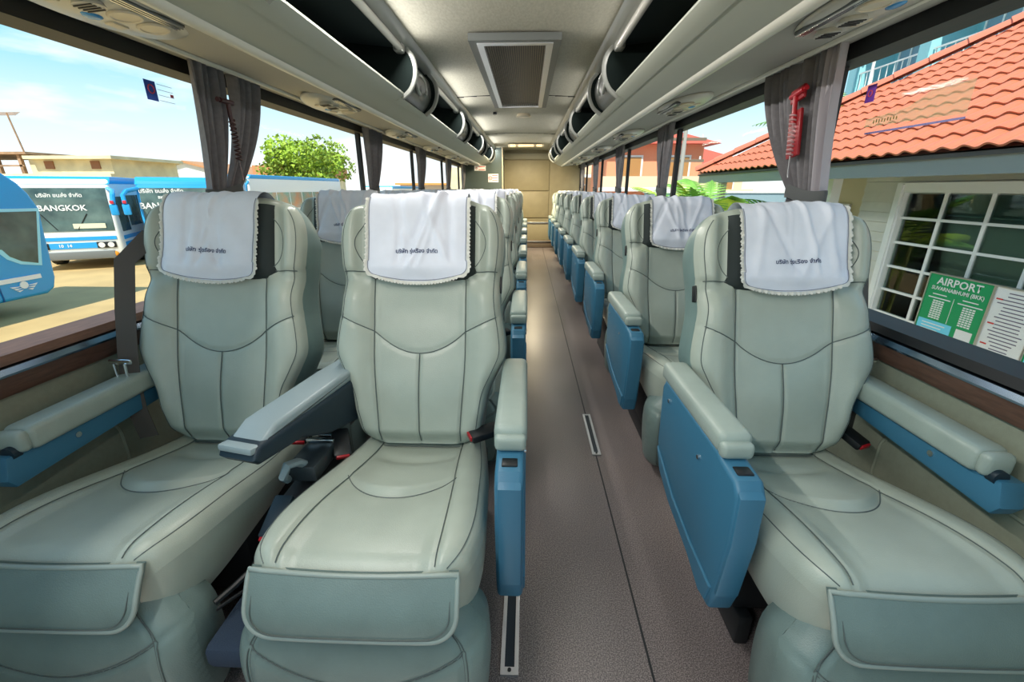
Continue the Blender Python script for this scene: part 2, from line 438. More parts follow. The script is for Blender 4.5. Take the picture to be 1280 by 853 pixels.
# washroom partition on the left rear
pt = struct_box('wall_partition', XL, -.50, 9.42, 9.50, 0, 2.05, part_m)
MB().bx(-.53, -.50, 9.50, Y1, 0, 2.05).build('return_panel', part_m, pt, 0)
MB().rbox((-.505, 9.415, 1.0), (.03, .03, 2.0), .008).build('edge_trim', mat('tan_frame', (0.42, 0.36, 0.24), 0.5), pt)
def notice(x, y, z, wd, ht, nm, red_x, lines):
    o = MB().bx(x - wd / 2, x + wd / 2, y - .008, y, z - ht / 2, z + ht / 2).build('notice', white_p, None, 0)
    tag(o, nm, 'notice')
    redp = mat('red_print', (0.6, 0.03, 0.03), 0.6)
    b = MB()
    for j in range(8):
        a = PI * j / 4
        b.box((x + red_x * wd + math.cos(a) * ht * .18, y - .0095, z + math.sin(a) * ht * .18), (ht * .16, .002, ht * .07), Matrix.Rotation(-a, 3, 'Y'))
    b.build('emblem', redp, o, 0)
    b = MB()
    for j in range(lines):
        b.bx(x + (red_x + .18) * wd, x + wd * .44, y - .010, y - .008, z + ht * (.3 - .6 * j / max(1, lines - 1)) - .006, z + ht * (.3 - .6 * j / max(1, lines - 1)) + .006)
    b.build('text_lines', redp, o, 0)
    return o
notice(-.695, 9.418, 1.405, .21, .16, 'white notice with red emblem fixed to the dark washroom partition', -.28, 3)
n2_ = notice(-.92, 9.0, 1.575, .22, .09, 'small white red notice hanging under the end of the luggage rack', -.3, 2)

# ------------------------------------------------------------------ luggage racks
def rack(sgn):
    def X(a): return XC + sgn * a
    o = empty('luggage_rack', (X(1.0), 4, 1.66))
    tag(o, 'long grey overhead luggage rack above the %s' % ('paired seats' if sgn < 0 else 'single seats'), 'luggage rack', 'overhead luggage racks')
    o.location = (0, 0, 0)
    ya, yb = Y0, 9.45
    # underside
    MB().prism([(X(1.21), 1.668), (X(1.10), 1.655), (X(.81), 1.628), (X(.81), 1.645), (X(1.21), 1.69)], 'y', ya, yb).build('underside', rack_under, o, 30)
    MB().tube([(X(1.105), ya, 1.652), (X(1.105), yb, 1.652)], .011, 8).build('outer_moulding', mould_m, o)
    # round inner moulding
    MB().prism([(X(.835), 1.631), (X(.82), 1.620), (X(.80), 1.618), (X(.785), 1.628), (X(.782), 1.645), (X(.82), 1.66)], 'y', ya, yb).build('inner_moulding', mould_m, o, 50)
    # front face
    face = [(X(.785), 1.636), (X(.735), 1.652), (X(.685), 1.670), (X(.652), 1.686), (X(.655), 1.70), (X(.72), 1.68), (X(.81), 1.655)]
    MB().prism(face, 'y', ya, yb).build('front_face', rack_m, o, 50)
    # lip rail, in lengths between the consoles
    cons = [(.80, 1.42), (2.80, 3.42), (4.80, 5.42), (6.80, 7.42), (8.60, 9.2)]
    edges = [ya] + [q for c in cons for q in c] + [yb]
    for i in range(0, len(edges), 2):
        MB().prism([(X(.665), 1.676), (X(.640), 1.686), (X(.615), 1.700), (X(.604), 1.712), (X(.606), 1.722), (X(.62), 1.724), (X(.66), 1.706)], 'y', edges[i] + .01, edges[i + 1] - .01).build('lip_rail', rack_m, o, 50)
    for (ca, cb) in cons:
        MB().prism([(X(.665), 1.676), (X(.640), 1.684), (X(.622), 1.696), (X(.630), 1.704), (X(.66), 1.700)], 'y', ca - .01, cb + .01).build('lip_link', rack_m, o, 50)
    # dark inside: shelf, back
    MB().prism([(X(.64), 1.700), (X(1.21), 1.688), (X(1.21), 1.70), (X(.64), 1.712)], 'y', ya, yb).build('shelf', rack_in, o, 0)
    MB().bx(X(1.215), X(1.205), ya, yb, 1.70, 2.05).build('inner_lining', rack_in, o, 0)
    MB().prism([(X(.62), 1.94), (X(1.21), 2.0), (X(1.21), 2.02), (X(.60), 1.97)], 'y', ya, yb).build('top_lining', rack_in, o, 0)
    # ceiling edge cove
    MB().prism([(X(.50), 1.995), (X(.535), 1.962), (X(.575), 1.945), (X(.61), 1.945), (X(.62), 1.985)], 'y', ya, yb).build('ceiling_cove', ring_m, o, 50)
    # light tubes with brackets
    for i in range(0, len(edges), 2):
        a, b = edges[i] + .06, edges[i + 1] - .06
        MB().tube([(X(.592), a, 1.925), (X(.592), b, 1.925)], .018, 14).build('light_tube', mat('tube_diffuser', (0.50, 0.49, 0.44), 0.2, emit=0.08), o)
        for y in (a, b): MB().rbox((X(.60), y, 1.93), (.05, .08, .05), .012).build('tube_bracket', ring_m, o)
        L = bpy.data.lights.new('rack_fill', 'AREA'); L.shape = 'RECTANGLE'; L.size = 0.035; L.size_y = (b - a) * .98  # added area light brightens the cabin, the tubes themselves look unlit
        L.energy = FILL_W[sgn] * (b - a); L.color = (1.0, 0.97, 0.92)
        lo = bpy.data.objects.new('tube_fill', L); C.objects.link(lo); lo.parent = o
        lo.location = (X(.592 - .0145), (a + b) / 2, 1.925 - .0145)
        dirv = Vector((-sgn * 1.0, 0, -.95)).normalized()
        zz = -dirv; yy = Vector((0, 1, 0)); xx = yy.cross(zz).normalized()
        lo.rotation_euler = Matrix((xx, yy, zz)).transposed().to_euler()
    # consoles: two rounded ring frames with a moulded housing between
    def arc(a_in):
        pts = []
        tab = [(.625, 1.695), (.575, 1.735), (.545, 1.79), (.538, 1.845), (.552, 1.90), (.59, 1.945)]
        for i in range(25):
            u = i / 24 * 5
            pts.append((spl([(j, q[0]) for j, q in enumerate(tab)], u) + a_in, spl([(j, q[1]) for j, q in enumerate(tab)], u)))
        return pts
    for (ca, cb) in cons:
        for y in (ca, cb):
            b = MB()
            b.tube([(X(q[0] - .004), y, q[1]) for q in arc(0)], .010, 8, ry=.016)
            b.build('ring_frame', ring_m, o)
            pl = [(X(q[0]), q[1]) for q in arc(.005)] + [(X(1.2), 1.99), (X(1.2), 1.71)]
            d = MB().prism(pl, 'y', y - .008, y + .008); d.build('divider', mat('divider_dark', (0.004, 0.009, 0.008), 0.9, spec=0.2), o, 40)
        # housing set back between the rings
        hp = [(X(q[0] + .03), q[1]) for q in arc(0)]
        h2 = [(X(q[0] + .05), q[1]) for q in arc(0)]
        MB().prism(hp + h2[::-1], 'y', ca + .02, cb - .02).build('console_cover', mat('console_grey', (0.05, 0.055, 0.05), 0.35), o, 40)
        mp_ = arc(.018)
        # hook-shaped moulded handle on the console
        cy = (ca + cb) / 2; hk = []
        for i in range(20):
            a = -0.6 + i / 19 * 4.9
            hk.append((X(.572), cy + math.cos(a) * .13, 1.815 + math.sin(a) * .06))
        MB().tube(hk, .011, 8).build('console_handle', ring_m, o)
        MB().sph((X(.582), cy, 1.815), .035, sc=(.4, 2.2, 1)).build('console_lens', black_pl, o)
    # end cap
    MB().prism([(X(1.21), 1.665), (X(.82), 1.622), (X(.74), 1.64), (X(.63), 1.70), (X(.56), 1.80), (X(.56), 1.94), (X(1.21), 2.0)], 'y', yb, yb + .03, .01).build('end_cap', rack_m, o, 40)
    return o
rack(-1); rack(1)

# ------------------------------------------------------------------ overhead service panels
def service_panel():
    o = empty('service_panel')
    def leaf(s, n=40):
        pts = []
        for i in range(n):
            a = 2 * PI * i / n
            x = math.copysign(abs(math.cos(a)) ** .75, math.cos(a)) * .115 * s
            y = math.copysign(abs(math.sin(a)) ** .9, math.sin(a)) * .275 * s
            pts.append((x * (1 - .22 * (y / .275) ** 2), y))
        return pts
    b = MB(); n = 40
    rings = [(1.0, 0.0), (1.0, -.006), (.97, -.012), (.86, -.020), (.4, -.026), (.02, -.027)]
    vs_ = []; fs = []
    for k, (s, z) in enumerate(rings):
        vs_ += [(x, y, z) for x, y in leaf(s, n)]
    for k in range(len(rings) - 1):
        for i in range(n): fs.append((k * n + i, k * n + (i + 1) % n, (k + 1) * n + (i + 1) % n, (k + 1) * n + i))
    b.add(vs_, fs); b.build('housing', panel_pl, o, 50)
    def disc(x, y, r, h, m_, nm, sc=1.0):
        q = MB().cyl((x, y, -.022 - h / 2), r, h, 'z', 20, r * .86); return q.build(nm, m_, o)
    for y in (-.135, -.045):
        rg = MB().tube([(math.cos(a) * .034 - .03, y + math.sin(a) * .034, -.027) for a in [2 * PI * i / 20 for i in range(20)]], .005, 6, closed=True)
        r_ = rg.build('reading_light', panel_cr, o)
        MB().cyl((-.03, y, -.026), .030, .006, 'z', 20).build('lens', panel_cr, r_)
    for y in (.045, .14):
        r_ = MB().cyl((-.02, y, -.030), .034, .014, 'z', 20, .028).build('air_nozzle', panel_pl, o)
        q = MB()
        for j in range(4): q.box((-.02, y - .018 + j * .012, -.038), (.044, .004, .003))
        q.build('nozzle_slats', black_pl, r_, 0)
    for y in (-.09, .095):
        MB().rbox((.035, y, -.027), (.026, .05, .006), .004).build('call_button', panel_cr, o)
    MB().sph((.035, -.02, -.026), .018, sc=(1, 1.5, .35)).build('blue_button', lens_b, o)
    q = MB().rbox((-.083, 0, -.018), (.03, .34, .012), .005).build('speaker_slot', mat('dark_louver', (0.06, 0.065, 0.06), 0.35), o)
    ql = MB()
    for j in range(3): ql.box((-.092 + j * .009, 0, -.0255), (.003, .33, .004))
    ql.build('louver_bars', chrome, q, 0)
    return o
sp0 = service_panel()
first = True
for sgn, ys in ((-1, [-.1] + [1.24 + 1.37 * k for k in range(6)]), (1, [-.1] + [1.30 + 1.37 * k for k in range(6)])):
    for i, y in enumerate(ys):
        if i == 0: continue
        o = sp0 if first else copy_tree(sp0); first = False
        o.location = (XC + sgn * .955, y, 1.640)
        o.rotation_euler = (0, -sgn * math.radians(5.4), 0 if sgn > 0 else PI)
        if sgn > 0: o.scale = (1, 1, 1)
        side = 'paired seats' if sgn < 0 else 'single seats'
        tag(o, 'grey overhead service panel above the %s, %s from the rear wall' % (side, ORD[7 - i]), 'service panel', 'overhead service panels')

# ceiling return-air grille
gr = empty('ceiling_grille', (XC + .035, 3.72, ZC + .02)); tag(gr, 'long ceiling return air grille with aluminium frame and dark slats', 'ceiling grille')
GW, GL = .50, 2.05
fr = MB()
def frame(b, wd, ln, t_, z0, z1):
    b.bx(-wd / 2, -wd / 2 + t_, -ln / 2, ln / 2, z0, z1); b.bx(wd / 2 - t_, wd / 2, -ln / 2, ln / 2, z0, z1)
    b.bx(-wd / 2 + t_, wd / 2 - t_, -ln / 2, -ln / 2 + t_, z0, z1); b.bx(-wd / 2 + t_, wd / 2 - t_, ln / 2 - t_, ln / 2, z0, z1)
frame(fr, GW, GL, .042, -.035, .0); fr.build('outer_frame', mat('grille_grey', (0.11, 0.12, 0.115), 0.45), gr, 0)
fr = MB(); frame(fr, GW - .084, GL - .084, .036, -.04, -.01); fr.build('inner_frame', alu, gr, 0)
fr = MB(); fr.bx(-.18, .18, -GL / 2 + .07, GL / 2 - .07, -.008, -.002); fr.build('filter_backing', black_pl, gr, 0)
slat = MB(); slat.bx(-.0022, .0022, -GL / 2 + .08, GL / 2 - .08, -.03, -.012); slm = slat.mesh('slat', mat('grille_bronze', (0.23, 0.19, 0.15), 0.5, 0.3), 0)
for i in range(27):
    obj('slat', slm, gr, (-.168 + i * .336 / 26, 0, 0))
# small round ceiling fittings
for (x, y, r, nm) in ((-.05, 5.42, .085, 'shallow round cream ceiling lamp behind the air grille'), (-.36, 5.25, .022, 'small dark ceiling sensor beside the round lamp')):
    o = MB().cyl((x, y, ZC + .018), r, .03, 'z', 24, r * .8).build('ceiling_lamp' if r > .05 else 'ceiling_sensor', panel_cr if r > .05 else black_pl, None)
    tag(o, nm, 'ceiling lamp' if r > .05 else 'sensor')
    if r > .05: MB().cyl((x, y, ZC + .002), r * .7, .01, 'z', 24, r * .6).build('lens', panel_pl, o)
    else: MB().cyl((x, y, ZC + .002), r * .5, .012, 'z', 12).build('eye', chrome, o)
# rear ceiling light box
lb = MB().rbox((-.03, 8.7, ZC - .015), (.66, .20, .05), .012).build('ceiling_light_box', mat('tan_frame', (0.42, 0.36, 0.24), 0.5), None)
tag(lb, 'warm yellow ceiling light box near the rear wall', 'ceiling light')
for xx, ww in ((-.27, .10), (-.03, .28), (.21, .10)):
    MB().rbox((xx, 8.595, ZC - .02), (ww, .012, .036), .004).build('diffuser', mat('warm_diffuser', (0.95, 0.70, 0.34), 0.4, emit=0.9), lb)
L = bpy.data.lights.new('rear_fill', 'AREA'); L.shape = 'RECTANGLE'; L.size = .55; L.size_y = .14; L.energy = 50; L.color = (1, .84, .56)  # added area light, strong enough to stand in for sun on rear rows
lo = bpy.data.objects.new('rear_fill', L); C.objects.link(lo); lo.parent = lb; lo.location = (-.03, 8.7, ZC - .045)

# ------------------------------------------------------------------ seats
# seat frame: origin on the floor below the joint of cushion and backrest; faces -Y
TILT = math.radians(17.7)
PIV = (0, 0, .408)
SL = .765
WT = [(0, .150), (.012, .176), (.035, .192), (.10, .204), (.17, .218), (.235, .248), (.285, .268), (.34, .266), (.43, .252), (.50, .250), (.57, .258), (.63, .262), (.68, .256), (.715, .240), (.742, .214), (.757, .185), (.765, .150)]
def bw(s): return spl(WT, s)
VX = .142
def vseam(s): return .128 + .016 * sm(s / .30)
def smile(x):
    a = abs(x)
    return .285 + .066 * (a / VX) ** 2 if a < VX else .351 + (a - VX) / .12 * .055
def front_raw(x, s):
    a = abs(x)
    d = .075
    body = sm(s / .12) * (1 - sm((s - .44) / .10))
    d += .034 * sm((a - .12) / .085) * body                           # side bolsters
    d += .016 * math.exp(-((s - .17) / .11) ** 2) * max(0, 1 - (x / .16) ** 2)   # lumbar
    d -= .006 * math.exp(-((s - .42) / .06) ** 2) * max(0, 1 - (x / .15) ** 2)
    head = sm((s - .50) / .05)
    d += .020 * head * max(0, 1 - (x / .20) ** 4)                     # head pillow
    d += .022 * head * sm((a - .165) / .06)                           # head wings
    d -= .012 * head * math.exp(-((a - .185) / .018) ** 2)
    # fall away towards the lower edge
    d -= .03 * (1 - sm(s / .05))
    return d
def front(x, s, groove=True):
    d = front_raw(x, s)
    if groove:
        g = 0
        a = abs(x)
        if s < .535: g = max(g, math.exp(-((a - vseam(s)) / .0055) ** 2))
        if a > VX: g = max(g, math.exp(-((s - .535) / .0055) ** 2))
        g = max(g, math.exp(-((s - smile(x)) / .006) ** 2))
        if s < .288: g = max(g, math.exp(-(x / .0055) ** 2))
        d -= .0055 * g
    w_ = bw(s); R = .05; q = abs(x) - (w_ - R)
    if q > 0: d -= R * (1 - math.sqrt(max(0, 1 - min(1, q / R) ** 2)))
    # top rounding
    if s > .715:
        k = (s - .715) / .05; d -= .05 * (1 - math.sqrt(max(0, 1 - min(1, k) ** 2)))
    return d
def bpt(x, s, d): return Vector((x, -d, s))     # backrest frame (before tilt)

def backrest_meshes():
    NX, NS = 97, 131
    ss = [SL * (j / (NS - 1)) for j in range(NS)]
    # denser close to the top and the bottom
    ss = [SL * (.5 - .5 * math.cos(PI * (.04 + .92 * j / (NS - 1)))) for j in range(NS)]
    a0, a1 = ss[0], ss[-1]; ss = [(q - a0) / (a1 - a0) * SL for q in ss]
    def us(i):
        u = -1 + 2 * i / (NX - 1); return math.copysign(1 - (1 - abs(u)) ** 1.15, u)
    fb = MB()
    fb.grid(lambda i, j: bpt(us(i) * bw(ss[j]), ss[j], front(us(i) * bw(ss[j]), ss[j])), NX, NS)
    front_me = fb.mesh('backrest', leather, 60)
    # side gusset and back shell
    sb = MB(); prof = [(1.0, 0.0), (1.004, .35), (1.0, .75), (.97, .95), (.86, 1.06), (.4, 1.10), (0, 1.11)]
    full = prof + [(-q, t_) for q, t_ in prof[::-1][1:]]
    def shell(i, j):
        q, t_ = full[i]; s = ss[j * 2 if j * 2 < NS else NS - 1]
        w_ = bw(s); e_ = front(w_, s)
        bk = -.075 + .08 * sm((s - .62) / .14)
        return bpt(q * w_, s, e_ + (bk - e_) * t_)
    sb.grid(shell, len(full), (NS + 1) // 2)
    n = len(full); last = (NS + 1) // 2 - 1
    # top and bottom closures between shell and front
    for s_, jj in ((ss[0], 0), (ss[-1], last)):
        w_ = bw(s_)
        row_f = [bpt(us(i) * w_, s_, front(us(i) * w_, s_)) for i in range(0, NX, 4)]
        row_b = [bpt(us(i) * w_, s_, (-.075 if jj == 0 else .005)) for i in range(0, NX, 4)]
        k = len(row_f)
        sb.add(row_f + row_b, [(i, i + 1, k + i + 1, k + i) for i in range(k - 1)])
    shell_me = sb.mesh('back_shell', leather_side, 60)
    # stitching
    tb = MB()
    def line(pts, edge=False): tb.tube([bpt(x, s, front(x, s, False) + (0 if edge else -.0022)) for x, s in pts], .0015, 5)
    for sg in (-1, 1):
        line([(sg * vseam(s), s) for s in [.01 + .525 * i / 50 for i in range(51)]])
        line([(sg * (VX + (bw(.535) - .012 - VX) * i / 14), .535) for i in range(15)])
        line([(sg * (bw(s) - .018), s) for s in [.03 + .69 * i / 70 for i in range(71)]], True)
        # curved head wing seam
        line([(sg * (.168 + .038 * math.sin(PI * i / 24)), .545 + .15 * i / 24) for i in range(25)], True)
    xm = bw(.40) - .015
    line([(-xm + 2 * xm * i / 70, smile(-xm + 2 * xm * i / 70)) for i in range(71)])
    line([(0, .285 * i / 30) for i in range(1, 31)])
    st_me = tb.mesh('stitching', thread, 60)
    # dark pad under the cover
    hp = MB()
    def padp(i, j):
        u = -1 + 2 * i / 48; s = .505 + (.735 - .505) * j / 24
        rnd = 1 - .25 * max(0, 1 - (s - .505) / .03) ** 2
        x = u * .178 * rnd
        return bpt(x, s, front(x, s, False) + .0085 - .013 * abs(u) ** 14 - .012 * max(0, 1 - (s - .505) / .012))
    hp.grid(padp, 49, 25)
    pad_me = hp.mesh('headrest_pad', dark_cloth, 60)
    tg = MB().rbox((0, 0, 0), (.006, .028, .052), .003); tag_me = tg.mesh('fabric_tag', black_pl)
    return front_me, shell_me, st_me, pad_me, tag_me
BM = backrest_meshes()

CW = .250
def cw(y):    # half width of the cushion along y (negative = front)
    return spl([(-.475, .178), (-.46, .212), (-.43, .238), (-.36, .252), (-.25, .247), (-.12, .235), (-.02, .218), (.06, .20)], y)
def cvx(y): return .135 + .03 * sm(-y / .42)
def carc(x): return -.285 + .09 * (abs(x) / .16) ** 2.2
def ctop(x, y, groove=True):
    a = abs(x)
    z = .406 + .096 * sm((-y + .02) / .46)
    z += .016 * sm((a - .12) / .07)                                   # bolsters
    b = y - carc(x)
    z += .016 * sm(b / .025) * (1 - sm((b - .10) / .14)) * max(0, 1 - (x / .17) ** 2)   # seat roll behind the arc seam
    z -= .015 * math.exp(-((y + .115 - 1.6 * x * x) / .022) ** 2) * max(0, 1 - (x / .14) ** 2)
    if groove:
        g = math.exp(-((a - cvx(y)) / .006) ** 2)
        if a < cvx(y): g = max(g, .6 * math.exp(-(b / .006) ** 2), math.exp(-((y + .028) / .006) ** 2))
        z -= .005 * g
    w_ = cw(y); R = .055; q = a - (w_ - R)
    if q > 0: z -= R * (1 - math.sqrt(max(0, 1 - min(1, q / R) ** 2)))
    if y < -.43:
        k = min(1, (-.43 - y) / .045); z -= .045 * (1 - math.sqrt(max(0, 1 - k * k)))
    return z
def cushion_meshes():
    NX, NY = 91, 111
    ys = [-.475 + .535 * (j / (NY - 1)) ** 1.2 for j in range(NY)]
    us = lambda i: math.copysign(1 - (1 - abs(-1 + 2 * i / (NX - 1))) ** 1.12, -1 + 2 * i / (NX - 1))
    b = MB(); b.grid(lambda i, j: (us(i) * cw(ys[j]), ys[j], ctop(us(i) * cw(ys[j]), ys[j])), NX, NY)
    me = b.mesh('cushion', leather, 60)
    sb = MB(); full = [(1, 0), (1.0, .3), (.985, .7), (.93, 1.0), (0, 1.02)]
    full = full + [(-q, t_) for q, t_ in full[::-1][1:]]
    def sh(i, j):
        q, t_ = full[i]; y = ys[j * 2]; e_ = ctop(cw(y), y); bot = .315 + .03 * sm((-.40 - y) / .07)
        return (q * cw(y), y + (.02 * t_ if j == 0 else 0), e_ + (bot - e_) * t_)
    sb.grid(sh, len(full), (NY + 1) // 2)
    for y in (ys[0], ys[-1]):
        rf = [(us(i) * cw(y), y, ctop(us(i) * cw(y), y)) for i in range(0, NX, 5)]
        rb = [(q[0], y + (.02 if y < 0 else 0), .33) for q in rf]; k = len(rf)
        sb.add(rf + rb, [(i, i + 1, k + i + 1, k + i) for i in range(k - 1)])
    sh_me = sb.mesh('cushion_side', leather, 60)
    tb = MB()
    def line(pts, edge=False): tb.tube([(x, y, ctop(x, y, False) + (.0003 if edge else -.002)) for x, y in pts], .0013, 5)
    for sg in (-1, 1):
        line([(sg * cvx(y), y) for y in [-.46 + .50 * i / 60 for i in range(61)]])
        line([(sg * (cw(y) - .022), y) for y in [-.46 + .48 * i / 50 for i in range(51)]], True)
    line([(-.155 + .31 * i / 40, carc(-.155 + .31 * i / 40)) for i in range(41)])
    line([(-.13 + .26 * i / 20, -.028) for i in range(21)])
    return me, sh_me, tb.mesh('stitching', thread, 60)
CM = cushion_meshes()
for me_ in CM:                      # real length of the cushion: 0.64 m
    for v in me_.vertices: v.co.y *= 1.29; v.co.x *= .965
    me_.update()

def flap_meshes():
    # leg-rest flap: sheet from the cushion front, sloping forward and down, rounded lower corners
    W_, Hh = .207, .118; R = .055
    def surf(x, t_):       # t_ 0..1 down the flap
        y = -.462 - .050 * math.sin(t_ * 1.5) - .012 * math.cos(x * 7)
        z = .492 - Hh * t_ * .93 + .004 * math.cos(x * 14) * t_ - .012 * math.exp(-(t_ / .15) ** 2) * 0
        return Vector((x, y, z))
    def wid(t_):
        d = t_ * Hh
        if d > Hh - R:
            q = (d - (Hh - R)) / R; return W_ - R * (1 - math.sqrt(max(0, 1 - min(1, q) ** 2)))
        return W_
    NX, NT = 33, 21
    b = MB()
    ts = [math.sin(PI / 2 * j / (NT - 1)) for j in range(NT)]
    for off, flip in ((0, 0), (.014, 1)):
        b.grid(lambda i, j: surf((-1 + 2 * i / (NX - 1)) * wid(ts[j]), ts[j]) + Vector((0, off - .006 * (1 - abs(-1 + 2 * i / (NX - 1)) ** 4) * math.sin(PI * ts[j]) * (1 if not flip else 0), 0)), NX, NT)
    # rim
    rim = [surf(-wid(q), q) for q in ts] + [surf(-wid(1) + 2 * wid(1) * i / 12, 1) for i in range(1, 12)] + [surf(wid(q), q) for q in ts[::-1]]
    k = len(rim)
    b.add(rim + [q + Vector((0, .014, 0)) for q in rim], [(i, i + 1, k + i + 1, k + i) for i in range(k - 1)])
    me = b.mesh('leg_flap', leather_shaded, 60)
    pb = MB(); loop = rim + [surf(W_ - 2 * W_ * i / 14, 0) for i in range(1, 14)]
    pb.tube([q + Vector((0, .002, 0)) for q in loop], .0052, 8, closed=True)
    pm = pb.mesh('piping', piping_m, 60)
    tb = MB(); sc_ = .90
    def ins(q): return Vector((q.x * .935, q.y - .0035, .492 - Hh * .47 + (q.z - (.492 - Hh * .47)) * .82))
    tb.tube([ins(q) for q in loop], .0012, 5, closed=True)
    return me, pm, tb.mesh('stitching', thread, 60)
FMm = flap_meshes()
for me_ in FMm:
    for v in me_.vertices: v.co.y -= .142
    me_.update()

def legrest_meshes():
    LW = [(.04, .222), (.08, .245), (.18, .260), (.28, .264), (.335, .254), (.375, .222), (.41, .202), (.47, .196)]
    def lw(z): return spl(LW, z)
    def fy(x, z):
        base = spl([(.04, -.45), (.08, -.482), (.18, -.512), (.28, -.515), (.36, -.49), (.47, -.445)], z)
        a = abs(x); w_ = lw(z); R = .06; q = a - (w_ - R)
        if q > 0: base += R * (1 - math.sqrt(max(0, 1 - min(1, q / R) ** 2)))
        g = 0
        # curved panel seams
        zc = .335 - .10 * max(0, 1 - (a / .235) ** 1.7) 
        g = max(g, math.exp(-((z - zc) / .006) ** 2))
        g = max(g, math.exp(-((a - (w_ - .045)) / .006) ** 2))
        return base + .006 * g
    NX, NZ = 71, 61
    zs = [.04 + .43 * j / (NZ - 1) for j in range(NZ)]
    us = lambda i: math.copysign(1 - (1 - abs(-1 + 2 * i / (NX - 1))) ** 1.15, -1 + 2 * i / (NX - 1))
    b = MB(); b.grid(lambda i, j: (us(i) * lw(zs[j]), fy(us(i) * lw(zs[j]), zs[j]), zs[j]), NX, NZ)
    # sides and back
    full = [(1, 0), (1.0, .4), (.97, .9), (.9, 1.0), (0, 1.0)]; full = full + [(-q, t_) for q, t_ in full[::-1][1:]]
    def sh(i, j):
        q, t_ = full[i]; z = zs[j * 3]; e_ = fy(lw(z), z); return (q * lw(z), e_ + (-.36 - e_) * t_, z)
    b.grid(sh, len(full), NZ // 3 + 1)
    for z in (zs[0], zs[-1]):
        rf = [(us(i) * lw(z), fy(us(i) * lw(z), z), z) for i in range(0, NX, 5)]; rb = [(q[0], -.36, z) for q in rf]; k = len(rf)
        b.add(rf + rb, [(i, i + 1, k + i + 1, k + i) for i in range(k - 1)])
    me = b.mesh('leg_rest', leather_shaded, 60)
    tb = MB()
    def line(pts): tb.tube([(x, fy(x, z) - .0006, z) for x, z in pts], .0013, 5)
    for o_ in (.0, .008):
        line([(x, .335 + o_ - .10 * max(0, 1 - (abs(x) / .235) ** 1.7)) for x in [-.215 + .43 * i / 50 for i in range(51)]])
        for sg in (-1, 1):
            line([(sg * (lw(z) - .045 + o_ * .8), z) for z in [.06 + .33 * i / 40 for i in range(41)]])
    return me, tb.mesh('stitching', thread, 60)
LM = legrest_meshes()
for me_ in LM:
    for v in me_.vertices: v.co.y -= .142
    me_.update()

# aisle armrest (panel on the -x side when sg = -1)
APROF = [(-.36, .630), (.04, .630), (.062, .60), (.045, .40), (-.02, .325), (-.12, .288), (-.30, .262), (-.395, .232), (-.435, .240), (-.452, .30), (-.472, .47), (-.470, .585), (-.445, .616), (-.37, .622)]
def aisle_arm(sg):
    x0, x1 = (.268, .333)
    xs = (sg * x0, sg * x1)
    pan = MB().prism(APROF, 'x', min(xs), max(xs), .012, 3).mesh('armrest_panel', blue_pl, 35)
    low = [(.03, .395), (-.02, .335), (-.12, .298), (-.30, .272), (-.39, .245), (-.425, .255), (-.44, .31), (-.30, .315), (-.15, .335), (-.05, .37)]
    xo = sg * x1
    ins = MB().prism(low, 'x', xo - sg * .004, xo + sg * .005, .003, 1).mesh('trim_panel', blue_pl, 35)
    edge = MB().prism([(-.456, .30), (-.476, .468), (-.474, .59), (-.46, .60), (-.452, .468), (-.440, .30)], 'x', sg * (x0 + .006), sg * (x1 - .004), .006, 2).mesh('front_cap', blue_pl, 35)
    pd = MB().rbox((sg * (x0 + x1) / 2, -.150, .655), (.078, .44, .056), .017, 3)
    pad = pd.mesh('arm_pad', pad_m, 50)
    pf = MB().rbox((sg * (x0 + x1) / 2, -.372, .645), (.074, .03, .040), .012, 3).mesh('pad_nose', pad_m, 50)
    bt = MB().rbox((sg * (x0 + x1) / 2, -.415, .6175), (.036, .030, .008), .003, 2).mesh('recline_button', black_pl, 40)
    scw = MB(); scw.cyl((xo + sg * .002, -.02, .585), .006, .006, 'x', 12); scw2 = MB(); scw2.cyl((xo + sg * .002, -.27, .555), .006, .006, 'x', 12)
    return dict(panel=pan, ins=ins, cap=edge, pad=pad, nose=pf, btn=bt, s1=scw.mesh('screw', chrome), s2=scw2.mesh('screw', chrome))
def wall_arm(sg):
    x0, x1 = .222, .298
    xm = sg * (x0 + x1) / 2
    pad = MB().rbox((xm, -.155, .628), (.076, .44, .062), .016, 3).mesh('wall_arm_pad', pad_m, 50)
    nose = MB(); nose.rbox((xm, -.382, .628), (.066, .03, .056), .014, 3); nose_me = nose.mesh('pad_nose', pad_m, 50)
    pl_ = MB().prism([(-.42, .525), (-.435, .55), (-.42, .605), (.06, .605), (.06, .545)], 'x', sg * (x0 + .022), sg * x1, .006, 2).mesh('wall_arm_plate', blue_pl, 35)
    bt = MB().cyl((xm - sg * .004, -.398, .606), .017, .02, 'y', 18).mesh('arm_button', blue_dk, 40)
    sc_ = MB().cyl((sg * (x0 + .022), -.26, .572), .008, .006, 'x', 12).mesh('screw', chrome)
    return dict(pad=pad, nose=nose_me, plate=pl_, btn=bt, scr=sc_)
def mid_arm():
    pad = MB().prism([(-.335, .652), (-.29, .676), (-.02, .690), (.10, .690), (.10, .655), (-.335, .640)], 'x', -.05, .05, .012, 3).mesh('middle_arm_pad', pad_grey, 50)
    bod = MB().prism([(-.375, .622), (-.36, .648), (-.34, .652), (.10, .658), (.12, .60), (.02, .515), (-.12, .545), (-.22, .592), (-.36, .604)], 'x', -.056, .056, .012, 3).mesh('middle_arm_body', blue_dk, 40)
    cap = MB().rbox((0, -.345, .641), (.098, .06, .018), .006, 2, Matrix.Rotation(-.12, 3, 'X')).mesh('arm_tip', pad_grey, 40)
    return dict(pad=pad, body=bod, cap=cap)
